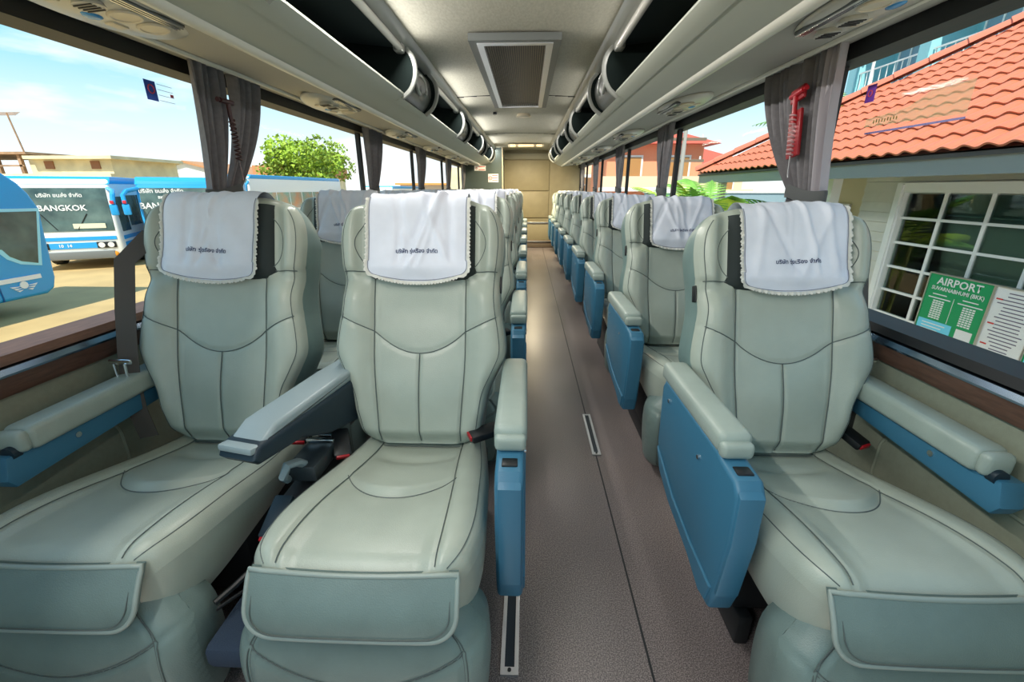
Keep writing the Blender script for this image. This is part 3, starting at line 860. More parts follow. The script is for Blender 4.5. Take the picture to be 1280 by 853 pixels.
ARM = {-1: aisle_arm(-1), 1: aisle_arm(1)}; WARM = {-1: wall_arm(-1), 1: wall_arm(1)}; MARM = mid_arm()
base_me = MB().rbox((0, -.10, .21), (.40, .44, .24), .02).mesh('seat_base', steel_dk)
foot_me = MB().rbox((0, -.1, .05), (.04, .50, .10), .008).mesh('mounting_rail', steel_dk)
lev = MB(); lev.tube([(0, .02, 0), (0, -.05, .004)], .0045, 8); lever_me = lev.mesh('lever', steel_dk)
knob_me = MB().sph((0, -.055, .005), .0085, 12, 8, (1, 1.2, 1)).mesh('lever_knob', chrome)
box_me = MB().rbox((0, .0, .20), (.07, .36, .40), .01).mesh('belt_pedestal', steel_dk)
BOXP = [('cover_box', MB().rbox((.012, -.04, .445), (.085, .13, .05), .008).mesh('cover_box', mat('dark_grey_plastic', (0.035, 0.045, 0.05), 0.3))),
        ('clip_bar', MB().rbox((.012, .023, .475), (.085, .012, .012), .003).mesh('clip_bar', chrome)),
        ('clip_bar', MB().rbox((.012, .055, .472), (.08, .010, .012), .003).mesh('clip_bar', chrome)),
        ('buckle_stalk', MB().tube([(-.02, -.12, .44), (-.01, -.15, .47), (.0, -.14, .50), (.012, -.11, .49), (.015, -.08, .46)], .012, 8).mesh('buckle_stalk', pad_grey)),
        ('buckle', MB().rbox((.0, -.22, .40), (.05, .11, .026), .006, 2, Matrix.Rotation(.45, 3, 'X')).mesh('buckle', blue_dk)),
        ('buckle_button', MB().rbox((.0, -.272, .376), (.04, .012, .018), .003, 2, Matrix.Rotation(.45, 3, 'X')).mesh('buckle_button', red_pl)),
        ('cable', MB().tube([(0.0, -.28, .37), (-.01, -.33, .345), (-.03, -.37, .335), (-.05, -.41, .33)], .007, 8).mesh('cable', black_pl)),
        ('carpet_pad', MB().rbox((.01, -.36, .235), (.13, .22, .06), .015, 2).mesh('carpet_pad', mat('blue_carpet', (0.03, 0.05, 0.085), 0.95, bump=0.9, bump_scale=400)))]
# seat belt: folded strap with tongue on the outer side, buckle on the inner side
def ribbon(pts, wd, nrm=(1, 0, 0), th=.0022):
    b = MB(); pts = [Vector(p) for p in pts]; n = Vector(nrm); k = len(pts); vs_ = []
    for i, p_ in enumerate(pts):
        d = (pts[min(i + 1, k - 1)] - pts[max(i - 1, 0)]).normalized(); sd = d.cross(n).normalized() * wd / 2
        o_ = n.normalized() * th / 2
        vs_ += [p_ - sd - o_, p_ + sd - o_, p_ + sd + o_, p_ - sd + o_]
    fs = []
    for i in range(k - 1):
        for j in range(4): fs.append((i * 4 + j, i * 4 + (j + 1) % 4, (i + 1) * 4 + (j + 1) % 4, (i + 1) * 4 + j))
    fs += [(0, 1, 2, 3), tuple((k - 1) * 4 + j for j in range(4))]
    return b.add(vs_, fs)
strap_me = ribbon([(.02, .20, 1.06), (0, .10, .99), (0, .055, .85), (0, .02, .72), (.0, .0, .62), (.004, -.01, .54), (.01, -.005, .44)], .052, (.35, -1, 0)).mesh('belt_strap', belt_m, 40)
strap2_me = ribbon([(-.262, .235, .98), (-.268, .17, .82), (-.272, .11, .68), (-.262, .06, .56), (-.25, .03, .45)], .046, (1, .15, 0)).mesh('belt_strap', belt_m, 40)
tg_ = MB(); tg_.rbox((0, -.012, .705), (.070, .008, .016), .004)
tg_.tube([(-.017, -.016, .70), (-.015, -.018, .655), (.015, -.018, .655), (.017, -.016, .70)], .0045, 8)
tongue_me = tg_.mesh('belt_tongue', chrome)
bk_ = MB(); bk_.rbox((0, 0, 0), (.052, .095, .026), .007, 2); buckle_me = bk_.mesh('belt_buckle', black_pl)
bb_ = MB(); bb_.rbox((0, -.046, .002), (.038, .012, .016), .003, 2); button_me = bb_.mesh('buckle_button', red_pl)

BSC = {'single': (1, 1, .988), 'aisle': (1, 1, 1.028), 'window': (1, 1, 1.028)}
lever_long = MB().tube([(.30, -.44, .27), (.24, -.56, .285), (.205, -.63, .292)], .0045, 8).mesh('lever', steel_dk)
MB_knob = MB().sph((.202, -.636, .293), .0085, 12, 8).mesh('lever_knob', chrome)
def seat(kind, tilt):
    # kind: 'single' (aisle arm -x, wall arm +x), 'aisle' (aisle arm +x, middle arm -x), 'window' (wall arm -x)
    o = empty('coach_seat')
    back = obj('backrest', BM[0], o, PIV, (-tilt, 0, 0)); back.scale = BSC[kind]
    obj('back_shell', BM[1], back); obj('stitching', BM[2], back); obj('headrest_pad', BM[3], back)
    tx = -1 if kind == 'single' else 1
    if kind != 'window': obj('fabric_tag', BM[4], back, (tx * (bw(.50) + .002), -.035, .50))
    cu = obj('cushion', CM[0], o); obj('cushion_side', CM[1], cu); obj('stitching', CM[2], cu)
    fl = obj('leg_flap', FMm[0], o); obj('piping', FMm[1], fl); obj('stitching', FMm[2], fl)
    lr = obj('leg_rest', LM[0], o); obj('stitching', LM[1], lr)
    bs = obj('seat_base', base_me, o); obj('mounting_rail', foot_me, bs, (-.17, 0, 0)); obj('mounting_rail', foot_me, bs, (.17, 0, 0))
    if kind in ('single', 'aisle'):
        sg = -1 if kind == 'single' else 1; A = ARM[sg]
        ar = obj('armrest_panel', A['panel'], o)
        for k_, nm in (('ins', 'trim_panel'), ('cap', 'front_cap'), ('pad', 'arm_pad'), ('nose', 'pad_nose'), ('btn', 'recline_button'), ('s1', 'screw'), ('s2', 'screw')):
            obj(nm, A[k_], ar)
    if kind in ('single', 'window'):
        sg = 1 if kind == 'single' else -1; A = WARM[sg]
        ar = obj('wall_arm_plate', A['plate'], o)
        for k_, nm in (('pad', 'wall_arm_pad'), ('nose', 'pad_nose'), ('btn', 'arm_button'), ('scr', 'screw')): obj(nm, A[k_], ar)
    if kind == 'aisle':
        ar = obj('middle_arm_body', MARM['body'], o, (-.262, -.03, -.022), (0, 0, -math.radians(13)))
        obj('middle_arm_pad', MARM['pad'], ar); obj('arm_tip', MARM['cap'], ar)
    if kind == 'aisle':
        bp_ = obj('belt_pedestal', box_me, o, (-.302, -.14, 0))
        for nm, me_ in BOXP: obj(nm, me_, bp_)
    # belts
    if kind == 'window':
        sp_ = obj('belt_strap', strap_me, o, (-.262, -.055, 0)); obj('belt_tongue', tongue_me, sp_)
        b = obj('belt_buckle', buckle_me, o, (.245, -.05, .47), (.5, .2, .35)); obj('buckle_button', button_me, b)
        lv = obj('lever', lever_long, o); obj('lever_knob', MB_knob, lv)
    elif kind == 'aisle':
        obj('belt_strap', strap2_me, o)
        b = obj('belt_buckle', buckle_me, o, (-.235, -.10, .455), (.55, .1, .5)); obj('buckle_button', button_me, b)
        b = obj('belt_buckle', buckle_me, o, (.205, -.05, .472), (.1, .1, -1.1)); obj('buckle_button', button_me, b)
        lv = obj('lever', lever_me, o, (-.255, -.40, .315)); obj('lever_knob', knob_me, lv)
    else:
        sp_ = obj('belt_strap', strap_me, o, (.262, .05, .0), (0, 0, .0)); obj('belt_tongue', tongue_me, sp_)
        b = obj('belt_buckle', buckle_me, o, (.235, -.02, .475), (.3, 0, .4)); obj('buckle_button', button_me, b)
    return o

# ------------------------------------------------------------------ headrest covers
def cover_meshes(seed, rot=0.0, dx=0.0, hw=.153, sb=.503, amp=1.5):
    rnd = random.Random(seed)
    folds = [(rnd.uniform(-.10, .10), rnd.uniform(-.5, .5), rnd.uniform(.004, .008), rnd.uniform(.006, .013), rnd.choice((-1, 1))) for _ in range(7)]
    sA = .7150
    arcL = PI * .045
    def surf(x, L, extra=0):     # L: distance up from the lower front edge of the cover
        # rotate in the plane of the cover about its middle
        cx, cl = x, L - .20
        xr = cx * math.cos(rot) - cl * math.sin(rot) + dx; Lr = cx * math.sin(rot) + cl * math.cos(rot) + .20
        wr = 0
        for fx, sl, wd, am, sgn_ in folds:
            d = (x - fx - sl * (L - .2)) / wd
            wr += sgn_ * am * .55 * math.exp(-d * d * .35) * sm((L - .02) / .07) * sm((.30 - L) / .06)
        wr += .004 * noise.noise(Vector((x * 14 + seed, L * 14, seed * 1.7)))
        wr += .010 * (1 - sm(L / .10)) * .5
        e_ = .017 + max(-.006, wr * amp) + extra
        s = sb + Lr
        if s < sA:
            return bpt(xr, s, front(xr, min(s, sA), False) + e_) 
        d0 = front(xr, sA, False); b0 = -.0; r_ = (d0 - b0) / 2; q = (s - sA); ang = q / max(.03, r_ * 1.0)
        if ang < PI:
            h = .05
            return bpt(xr, sA + math.sin(ang) * (h + e_), (d0 + b0) / 2 + math.cos(ang) * (r_ + e_))
        return bpt(xr, sA - (ang - PI) * r_, b0 - e_)
    TL = .42
    NX, NL = 61, 85
    def hwid(L):
        # rounded lower corners and slight flare
        base = hw * (1 + .02 * (L < .05))
        if L < .03: base -= .03 * (1 - math.sqrt(max(0, 1 - ((.03 - L) / .03) ** 2)))
        return base
    def botcurve(u): return .018 * abs(u) ** 2.2
    def P_(u, L):
        return surf(u * hwid(L), L + botcurve(u) * max(0, 1 - L / .15))
    Ls = [TL * (j / (NL - 1)) ** 1.15 for j in range(NL)]
    b = MB(); b.grid(lambda i, j: P_(-1 + 2 * i / (NX - 1), Ls[j]), NX, NL)
    cm_ = b.mesh('headrest_cover', cloth_m, 75)
    # lace edge: ruffled ribbon around front bottom and both sides
    path = [(-1, L) for L in [.24 - .24 * i / 60 for i in range(61)]] + [(-1 + 2 * i / 80, 0) for i in range(1, 80)] + [(1, .24 * i / 60) for i in range(61)]
    inner = [P_(u, L) for u, L in path]
    n = len(inner); outer = []; cen = P_(0, .14)
    for i, q in enumerate(inner):
        d = (inner[min(i + 1, n - 1)] - inner[max(i - 1, 0)]).normalized(); nn = Vector((0, -1, .15)); o_ = d.cross(nn).normalized()
        if o_.dot(q - cen) < 0: o_ = -o_
        outer.append(q + o_ * (.0105 + .0022 * math.sin(i * 2.1)) + Vector((0, -.0018 - .0028 * math.sin(i * 1.05), 0)))
    mid = [a.lerp(c, .25) + Vector((0, -.0035, 0)) for a, c in zip(inner, outer)]
    lb_ = MB(); lb_.add(inner + mid + outer, [(i, i + 1, n + i + 1, n + i) for i in range(n - 1)] + [(n + i, n + i + 1, 2 * n + i + 1, 2 * n + i) for i in range(n - 1)])
    lm_ = lb_.mesh('lace_trim', lace_m, 80)
    tb = MB(); tb.tube([P_(u * .985, L + .003) + Vector((0, -.0015, 0)) for u, L in path], .0011, 4)
    sm_ = tb.mesh('hem_stitching', mat('grey_thread', (0.25, 0.27, 0.33), 0.9), 60)
    # embroidered lettering
    tm = text_mesh('บริษัท รุ่งเรือง จำกัด', .0165, 'embroidered_lettering', res=2, bold=True)
    for v in tm.vertices:
        q = surf(v.co.x * 1.0, .088 + v.co.y + .05 * 0, .0018); v.co = q
    tm.materials.clear(); tm.materials.append(ink_m); tm.update()
    return cm_, lm_, sm_, tm
COV = [cover_meshes(3, .0, -.004), cover_meshes(11, -.055, -.020, .150), cover_meshes(23, .035, .012, .152), cover_meshes(31, .0, .012), cover_meshes(47, .02, .016), cover_meshes(58, -.02, .008)]
def cover(ci, seat_loc, tilt, kind):
    a, b_, c_, d_ = COV[ci]
    o = obj('headrest_cover', a, None)
    M_ = Matrix.Translation(Vector(seat_loc) + Vector(PIV)) @ Matrix.Rotation(-tilt, 4, 'X') @ Matrix.Diagonal((*BSC[kind], 1))
    o.matrix_world = M_
    obj('lace_trim', b_, o); obj('hem_stitching', c_, o); obj('embroidered_lettering', d_, o)
    return o

XSEAT = {'single': .778, 'aisle': -.333, 'window': -.965}
PITCH = 1.0; YS = 1.225
NR = {'single': 9, 'aisle': 8, 'window': 8}
KN = {'single': 'single seat on the right of the aisle', 'aisle': 'aisle seat of the pair', 'window': 'window seat of the pair'}
KN2 = {'single': 'single seat', 'aisle': 'aisle-side paired seat', 'window': 'window-side paired seat'}
DES = {'single': 'sage leather single seat with blue armrest',
       'aisle': 'aisle seat of a sage leather pair',
       'window': 'window seat of a sage leather pair'}
for kind in ('single', 'aisle', 'window'):
    tilt0 = TILT
    proto = seat(kind, tilt0)
    for r in range(NR[kind]):
        s_ = proto if r == 0 else copy_tree(proto)
        loc = (XSEAT[kind], YS + r * PITCH + (0 if kind == 'single' else .015), 0)
        s_.location = loc
        tilt = tilt0 + (math.radians(1.2) if (kind == 'aisle' and r == 0) else 0) + (math.radians(random.Random(r * 7 + len(kind)).uniform(-.8, .8)) if r else 0)
        for ch in s_.children:
            if ch.name.startswith('backrest'): ch.rotation_euler = (-tilt, 0, 0)
        from_rear = NR[kind] - r
        end = 'front row' if r == 0 else '%s row from the rear wall' % ORD[from_rear] if from_rear > 1 else 'last row by the rear wall'
        if kind != 'single' and from_rear == 1: end = 'last row by the washroom partition'
        elif kind != 'single' and r: end = '%s row from the washroom partition' % ORD[from_rear]
        tag(s_, DES[kind] + ', ' + end, 'seat', 'reclining coach seats')
        ci = {'aisle': 0, 'window': 1, 'single': 2}[kind] if r == 0 else 3 + (r + len(kind)) % 3
        cv = cover(ci, loc, tilt, kind)
        tag(cv, 'white lace-edged headrest cover on the %s, %s' % (KN2[kind], end), 'headrest cover', 'white headrest covers')

# ------------------------------------------------------------------ curtains and hammers
def curtain(sgn, X, yc, spans, ztop, ztie, tie_w, zbot, seed, label, lining=None):
    """spans: list of (ya, yb) at the top, gathered to tie_w around yc at ztie."""
    o = empty('curtain', (0, 0, 0)); rnd = random.Random(seed)
    for si, (ya, yb) in enumerate(spans):
        nf = max(3, int((yb - ya) / .045)); NU, NV = nf * 8 + 1, 30; ph = rnd.uniform(0, 6)
        k = len(spans)
        t0 = yc - tie_w / 2 + tie_w * si / k; t1 = yc - tie_w / 2 + tie_w * (si + 1) / k
        def fn(i, j):
            u = i / (NU - 1); v = j / (NV - 1)
            z = ztop + (zbot - ztop) * v
            q = ((ztop - z) / (ztop - ztie)) ** 1.7 if z > ztie else 1 - .35 * sm((ztie - z) / .25)
            a = ya + (t0 - ya) * q; b = yb + (t1 - yb) * q
            y = a + (b - a) * u
            amp = .020 * (1 - .35 * q)
            x = X - sgn * (.026 + amp * math.sin(2 * PI * nf * u + ph + .8 * math.sin(3 * v)) + .008 * math.sin(2 * PI * 1.3 * u + v * 4))
            return (x, y, z)
        b = MB(); b.grid(fn, NU, NV)
        mm_ = [curt_m, curt_lt][1 if (lining is not None and si == lining) else 0]
        b.build('drape', mm_, o, 80)
    # tie band
    b = MB(); pts = []
    for i in range(24):
        a = 2 * PI * i / 24
        pts.append((X - sgn * (.03 + .032 * math.cos(a)), yc + (tie_w / 2 + .012) * math.sin(a), 0))
    hb = .048
    rows = [(.0, -hb / 2), (.006, -hb / 4), (.006, hb / 4), (.0, hb / 2)]
    vs_ = []
    for ex, dz in rows:
        for (x, y, z) in pts: vs_.append((x + (x - X + sgn * .03) * ex * 10, y + (y - yc) * ex * 4, ztie + dz + .012 * math.sin((y - yc) * 18)))
    n = 24; b.add(vs_, [(r_ * n + i, r_ * n + (i + 1) % n, (r_ + 1) * n + (i + 1) % n, (r_ + 1) * n + i) for r_ in range(3) for i in range(n)])
    b.build('tie_band', mat('tie_band_grey', (0.085, 0.09, 0.09), 0.8, bump=0.4, bump_scale=600), o, 60)
    tag(o, label, 'curtain', 'tied window curtains')
    return o
XI_L, XI_R = XL + .03, XR - .03
curtain(-1, XL + .02, 1.90, [(1.83, 2.015), (2.085, 2.30)], 1.675, 1.185, .20, .86, 1, 'grey pleated curtain tied behind the front window seat of the pair')
for i, yc in enumerate((3.80, 5.52, 7.42, 9.15)):
    curtain(-1, XL + .02, yc, [(yc - .10, yc + .06), (yc + .06, yc + .30)], 1.655, 1.19, .16, .86, 5 + i,
            'grey tied curtain on the paired-seat side, %s from the washroom partition' % ORD[4 - i])
curtain(1, XR - .02, 1.78, [(1.725, 1.79), (1.79, 1.945), (1.985, 2.22)], 1.675, 1.18, .22, .86, 21, 'grey pleated curtain with red hammer tied behind the front single seat', lining=0)
for i, yc in enumerate((3.66, 5.38, 7.22, 8.9)):
    curtain(1, XR - .02, yc, [(yc - .16, yc + .04), (yc + .04, yc + .20)], 1.655, 1.19, .16, .86, 31 + i,
            'grey tied curtain on the single-seat side, %s from the rear wall' % ORD[4 - i])

def hammer(x, y, z, sgn, body, holder, label):
    o = empty('emergency_hammer', (x, y, z)); o.rotation_euler = (math.radians(-11) if holder else 0, 0, 0); tag(o, label, 'hammer', 'emergency hammers')
    if holder:
        h = MB().rbox((sgn * .012, .005, -.075), (.014, .075, .17), .006); h.build('holder', mat('dark_red_plastic', (0.30, 0.008, 0.014), 0.35), o)
        MB().rbox((sgn * .010, .0, .065), (.014, .085, .05), .006).build('holder_clip', mat('dark_red_plastic', (0.30, 0.008, 0.014), 0.35), o)
    hd = MB(); hd.cyl((0, -.01, .065), .010, .075, 'y', 12); hd.cyl((0, -.055, .065), .009, .018, 'y', 12, .003)
    hd.cyl((0, .032, .065), .010, .014, 'y', 12, .004)
    hd.build('hammer_head', body, o)
    MB().tube([(0, 0, .06), (0, .0, .01), (0, .0, -.04)], .0085, 10).build('handle', body, o)
    pts = []
    for i in range(121):
        a = 2 * PI * i / 12; pts.append((math.cos(a) * .011 - sgn * .002, math.sin(a) * .011, .0 - .155 * i / 120))
    MB().tube(pts, .0032, 6).build('coiled_cord', mat('cord_pink', (0.55, 0.32, 0.34), 0.4) if holder else mat('cord_maroon', (0.07, 0.03, 0.03), 0.4), o)
    MB().tube([(0, 0, -.155), (0, .004, -.21), (0, .002, -.235)], .003, 6).build('wire', chrome, o)
hammer(XR - .105, 1.86, 1.47, 1, red_pl, True, 'red emergency hammer with coiled cord in a red holder between curtains')
hammer(XL + .10, 1.955, 1.47, -1, mat('maroon_plastic', (0.045, 0.010, 0.012), 0.4), False, 'dark maroon emergency hammer with coiled cord beside the paired seats')

# window stickers
def sticker(x, y, z, wd, ht, c1, split, label):
    o = MB().bx(x - .0008, x + .0008, y - wd / 2, y + wd / 2, z - ht / 2, z + ht / 2)
    r_ = o.build('window_sticker', mat('sticker_white', (0.55, 0.62, 0.72), 0.4), None, 0); tag(r_, label, 'sticker')
    return r_
st1 = MB().bx(XL - .0415, XL - .040, 1.715, 1.765, 1.505, 1.570).build('window_sticker', mat('sticker_blue', (0.04, 0.12, 0.62), 0.5), None, 0)
tag(st1, 'blue and clear no-smoking sticker on the big window beside the paired seats', 'sticker')
b = MB().tube([(XL - .039, 1.74 + math.cos(a) * .014, 1.542 + math.sin(a) * .014) for a in [2 * PI * i / 16 for i in range(16)]], .002, 5, closed=True); b.build('emblem', mat('sticker_red', (0.8, 0.1, 0.15), 0.5), st1)
b = MB()
for j in range(4): b.bx(XL - .0415, XL - .040, 1.772, 1.845, 1.510 + j * .018, 1.5112 + j * .018)
b.build('text_lines', mat('sticker_lines', (0.25, 0.33, 0.5), 0.5), st1, 0)
MB().bx(XL - .0415, XL - .040, 1.83, 1.845, 1.53, 1.54).build('red_mark', mat('sticker_red', (0.8, 0.1, 0.15), 0.5), st1, 0)
st2 = MB().bx(XR + .040, XR + .0415, 1.665, 1.705, 1.475, 1.528).build('window_sticker', mat('sticker_purple', (0.20, 0.05, 0.42), 0.5), None, 0)
tag(st2, 'small purple sticker on the window beside the front single seat', 'sticker')
MB().tube([(XR + .039, 1.685 + math.cos(a) * .009, 1.502 + math.sin(a) * .009) for a in [2 * PI * i / 12 for i in range(12)]], .0018, 5, closed=True).build('emblem', mat('sticker_red', (0.8, 0.1, 0.15), 0.5), st2)

# ------------------------------------------------------------------ outside: ground
GZ = -1.3
def emat(name, col, **k): return mat(name, col, k.pop('rough', .8), **k)
sand = emat('sandy_gravel', (0.50, 0.345, 0.15), noise_amt=0.14, noise_scale=.9, bump=0.5, bump_scale=30)
pave = emat('pale_pavement', (0.50, 0.48, 0.43), noise_amt=0.1, noise_scale=2)
g = MB().bx(-90, 1.3, -40, 120, GZ - .2, GZ).build('ground', sand, None, 0); struct(g, 'sandy gravel yard beside the coach')
g = MB().bx(1.3, 60, -40, 120, GZ - .2, GZ + .0).build('ground_pavement', pave, None, 0); struct(g, 'pale pavement in front of the ticket building')

# ------------------------------------------------------------------ outside right: ticket building
tileM = emat('orange_roof_tile', (0.62, 0.175, 0.085), rough=.5, noise_amt=0.18, noise_scale=3.0)
EX, EZ, HY = 3.6, 1.50, 9.92       # eave x, eave height, far hip corner y
SLP = .60                          # rise per metre of depth
bld = empty('ticket_building', (4.2, 5, GZ)); tag(bld, 'cream ticket building with orange tiled hip roof and white window', 'building')
bld.location = (0, 0, 0)
cream = emat('cream_siding', (0.66, 0.645, 0.58), noise_amt=0.05, noise_scale=5)
white_w = emat('white_window_paint', (0.82, 0.82, 0.80), rough=.5)
WX = 4.2
MB().bx(WX + .03, WX + .2, -4, 5.85, GZ, 1.45).build('wall_core', cream, bld, 0)
# siding boards around the window opening (y 2.45 .. 5.15, z -.43 .. 1.17)
WY0, WY1, WZ0, WZ1 = 2.35, 5.17, -.44, 1.16
bm_l = MB().prism([(WX, 0), (WX + .03, 0), (WX + .03, .108), (WX + .014, .108)], 'y', 0, 1).mesh('siding_board', cream, 0)
z = GZ
while z < 1.40:
    if z + .1 < WZ0 or z > WZ1:
        o = obj('siding_board', bm_l, bld, (0, -4, z)); o.scale = (1, 9.85, 1)
    else:
        o = obj('siding_board', bm_l, bld, (0, WY1 + .11, z)); o.scale = (1, 5.85 - WY1 - .11, 1)
        o = obj('siding_board', bm_l, bld, (0, -4, z)); o.scale = (1, WY0 + 4 - .1, 1)
    z += .112
# window
wf = MB()
wf.bx(WX - .05, WX + .05, WY1, WY1 + .12, WZ0, WZ1 + .1); wf.bx(WX - .05, WX + .05, WY0 - .1, WY0, WZ0, WZ1 + .1)
wf.bx(WX - .05, WX + .05, WY0, WY1, WZ1, WZ1 + .1); wf.bx(WX - .09, WX + .05, WY0 - .12, WY1 + .14, WZ0 - .08, WZ0)
wf.bx(WX - .07, WX + .0, WY1 + .02, WY1 + .05, WZ0, WZ1 + .08)
wfo = wf.build('window_frame', white_w, bld, 0)
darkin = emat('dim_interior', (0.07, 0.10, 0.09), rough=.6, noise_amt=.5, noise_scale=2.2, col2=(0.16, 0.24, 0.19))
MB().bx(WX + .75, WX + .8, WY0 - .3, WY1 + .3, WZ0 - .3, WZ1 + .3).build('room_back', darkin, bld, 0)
MB().bx(WX + .25, WX + .7, 3.2, 5.1, -.46, -.32).build('counter', emat('counter_wood', (0.45, 0.25, 0.08)), bld, 0)
cols_ = 6; rows_ = 6
pw = (WY1 - WY0) / cols_; ph_ = (WZ1 - WZ0) / rows_
pm_ = MB().bx(-.003, .003, -pw / 2 + .016, pw / 2 - .016, -ph_ / 2 + .012, ph_ / 2 - .012).mesh('pane', glass_mat('pane_glass', (0.62, 0.72, 0.68), .30), 0)
for c_ in range(cols_):
    for r_ in range(rows_):
        obj('pane', pm_, wfo, (WX + .005, WY0 + (c_ + .5) * pw, WZ0 + (r_ + .5) * ph_))
mb_ = MB().bx(-.016, .016, -.017, .017, WZ0, WZ1).mesh('mullion', white_w, 0)
for c_ in range(1, cols_): obj('mullion', mb_, wfo, (WX + .005, WY0 + c_ * pw, 0))
mh_ = MB().bx(-.014, .014, WY0, WY1, -.013, .013).mesh('glazing_bar', white_w, 0)
for r_ in range(1, rows_): obj('glazing_bar', mh_, wfo, (WX + .005, 0, WZ0 + r_ * ph_))
# recessed porch beyond the corner
MB().bx(5.6, 5.8, 5.85, 9.7, GZ, 1.45).build('porch_wall', emat('pale_yellow_wall', (0.66, 0.58, 0.38)), bld, 0)
MB().bx(WX + .03, 5.7, 5.75, 5.85, GZ, 1.45).build('porch_return', cream, bld, 0)
d_ = MB().bx(5.56, 5.6, 6.5, 7.3, GZ, .85).build('porch_door', white_w, bld, 0)
MB().bx(5.545, 5.56, 6.6, 7.2, -.4, .7).build('door_glass', emat('pale_blue_glass', (0.35, 0.62, 0.66), rough=.2), d_, 0)
MB().bx(5.545, 5.56, 6.6, 7.2, GZ + .15, -.5).build('door_panel', emat('pink_panel', (0.62, 0.42, 0.40)), d_, 0)
d_ = MB().bx(5.56, 5.6, 8.0, 9.2, -.3, .95).build('porch_window', white_w, bld, 0)
for k in range(3): MB().bx(5.54, 5.56, 8.05 + k * .38, 8.38 + k * .38, -.22, .88).build('pane', emat('pale_blue_glass', (0.35, 0.62, 0.66), rough=.2), d_, 0)
# fascia beams under the eave
MB().bx(EX + .02, EX + .10, -4, HY - .05, EZ - .19, EZ - .04).build('fascia_board', emat('grey_fascia', (0.36, 0.37, 0.33), rough=.6), bld, 0)
MB().bx(EX + .00, EX + .06, -4, HY - .02, EZ - .05, EZ - .015).build('eave_batten', emat('grey_dark_batten', (0.12, 0.11, 0.10)), bld, 0)
MB().bx(EX + .10, 5.8, -4, HY - .2, EZ - .12, EZ - .08).build('soffit', emat('soffit_beige', (0.42, 0.36, 0.27)), bld, 0)
for y in (6.0, 9.4): MB().bx(EX + .3, EX + .42, y, y + .12, GZ, EZ - .1).build('porch_post', white_w, bld, 0)
# roof body and tiles
RT = 3.6     # plan depth to the ridge
MB().add([(EX, -4, EZ), (EX, HY, EZ), (EX + RT, HY - RT, EZ + SLP * RT), (EX + RT, -4, EZ + SLP * RT), (EX + 2 * RT, HY, EZ), (EX + 2 * RT, -4, EZ)],
         [(0, 1, 2, 3), (1, 4, 2), (3, 2, 4, 5), (0, 3, 5), (0, 5, 4, 1)]).build('roof_deck', emat('dark_roof_felt', (0.16, 0.06, 0.04)), bld, 0)  # plain dark red-brown deck below the tiles
TWd, TRow = .195, .262
sl = Vector((1, 0, SLP)).normalized(); nrm = Vector((-SLP, 0, 1)).normalized(); ya_ = Vector((0, 1, 0))
def tile_pts():
    vs_ = []; fs = []; n = 9
    for k, (a, h) in enumerate(((-.03, .034), (TRow, .012))):
        for j in range(2):
            for i in range(n):
                u = i / (n - 1); prof_ = .030 * (math.sin(2 * PI * (u - .08)) * .5 + .5)
                vs_.append(sl * a + ya_ * (u * TWd * 1.03) + nrm * (h + prof_ - (.016 if j else 0)))
    for i in range(n - 1):
        fs += [(i, i + 1, 2 * n + i + 1, 2 * n + i), (i, n + i, n + i + 1, i + 1)]
    fs += [(0, 2 * n, 3 * n, n), (n - 1, 2 * n - 1, 4 * n - 1, 3 * n - 1)]
    return vs_, fs
tv, tf = tile_pts()
tme = MB().add(tv, tf).mesh('roof_tile', tileM, 50)
nrow = int(RT / (TRow / math.hypot(1, SLP))); cells = []
for r_ in range(nrow):
    px_ = EX + sl.x * TRow * r_
    ymax = HY - (px_ - EX) - .12
    k = 0
    while True:
        y = -3.9 + k * TWd
        if y + TWd > ymax: break
        d2 = px_ ** 2 + y ** 2
        vis = y > .90 * px_ - .6
        cells.append((0 if vis else 1, d2, px_, y, EZ + SLP * (px_ - EX))); k += 1
cells.sort()
rest = MB(); rnd = random.Random(4)
for i, (_, d2, x, y, z_) in enumerate(cells):
    if i < 300: obj('roof_tile', tme, bld, (x, y, z_))
    else: rest.add([(q[0] + x, q[1] + y, q[2] + z_) for q in tv], tf)
ro = rest.build('roof_tiles_beyond', tileM, bld, 50); ro['kind'] = 'stuff'
# hip caps
hipd = Vector((1, -1, SLP)); hl = hipd.length; hd_ = hipd.normalized()
capm = emat('ridge_cap_tile', (0.68, 0.20, 0.12), rough=.5)
ncap = int(RT * hl / .40)
cm2 = MB(); side = hd_.cross(Vector((0, 0, 1))).normalized(); upn = side.cross(hd_).normalized()
vs_ = []; n = 9
for a, rs in ((0, .105), (.44, .085)):
    for i in range(n):
        th = PI * i / (n - 1); vs_.append(hd_ * a + side * math.cos(th) * rs + upn * (math.sin(th) * rs + .02))
cm2.add(vs_, [(i, i + 1, n + i + 1, n + i) for i in range(n - 1)] + [tuple(range(n)), tuple(range(n, 2 * n))[::-1]])
for th_ in (0,):
    cme = cm2.mesh('hip_cap', capm, 40)
for k in range(ncap): obj('hip_cap', cme, bld, Vector((EX, HY, EZ + .03)) + hd_ * (.40 * k))

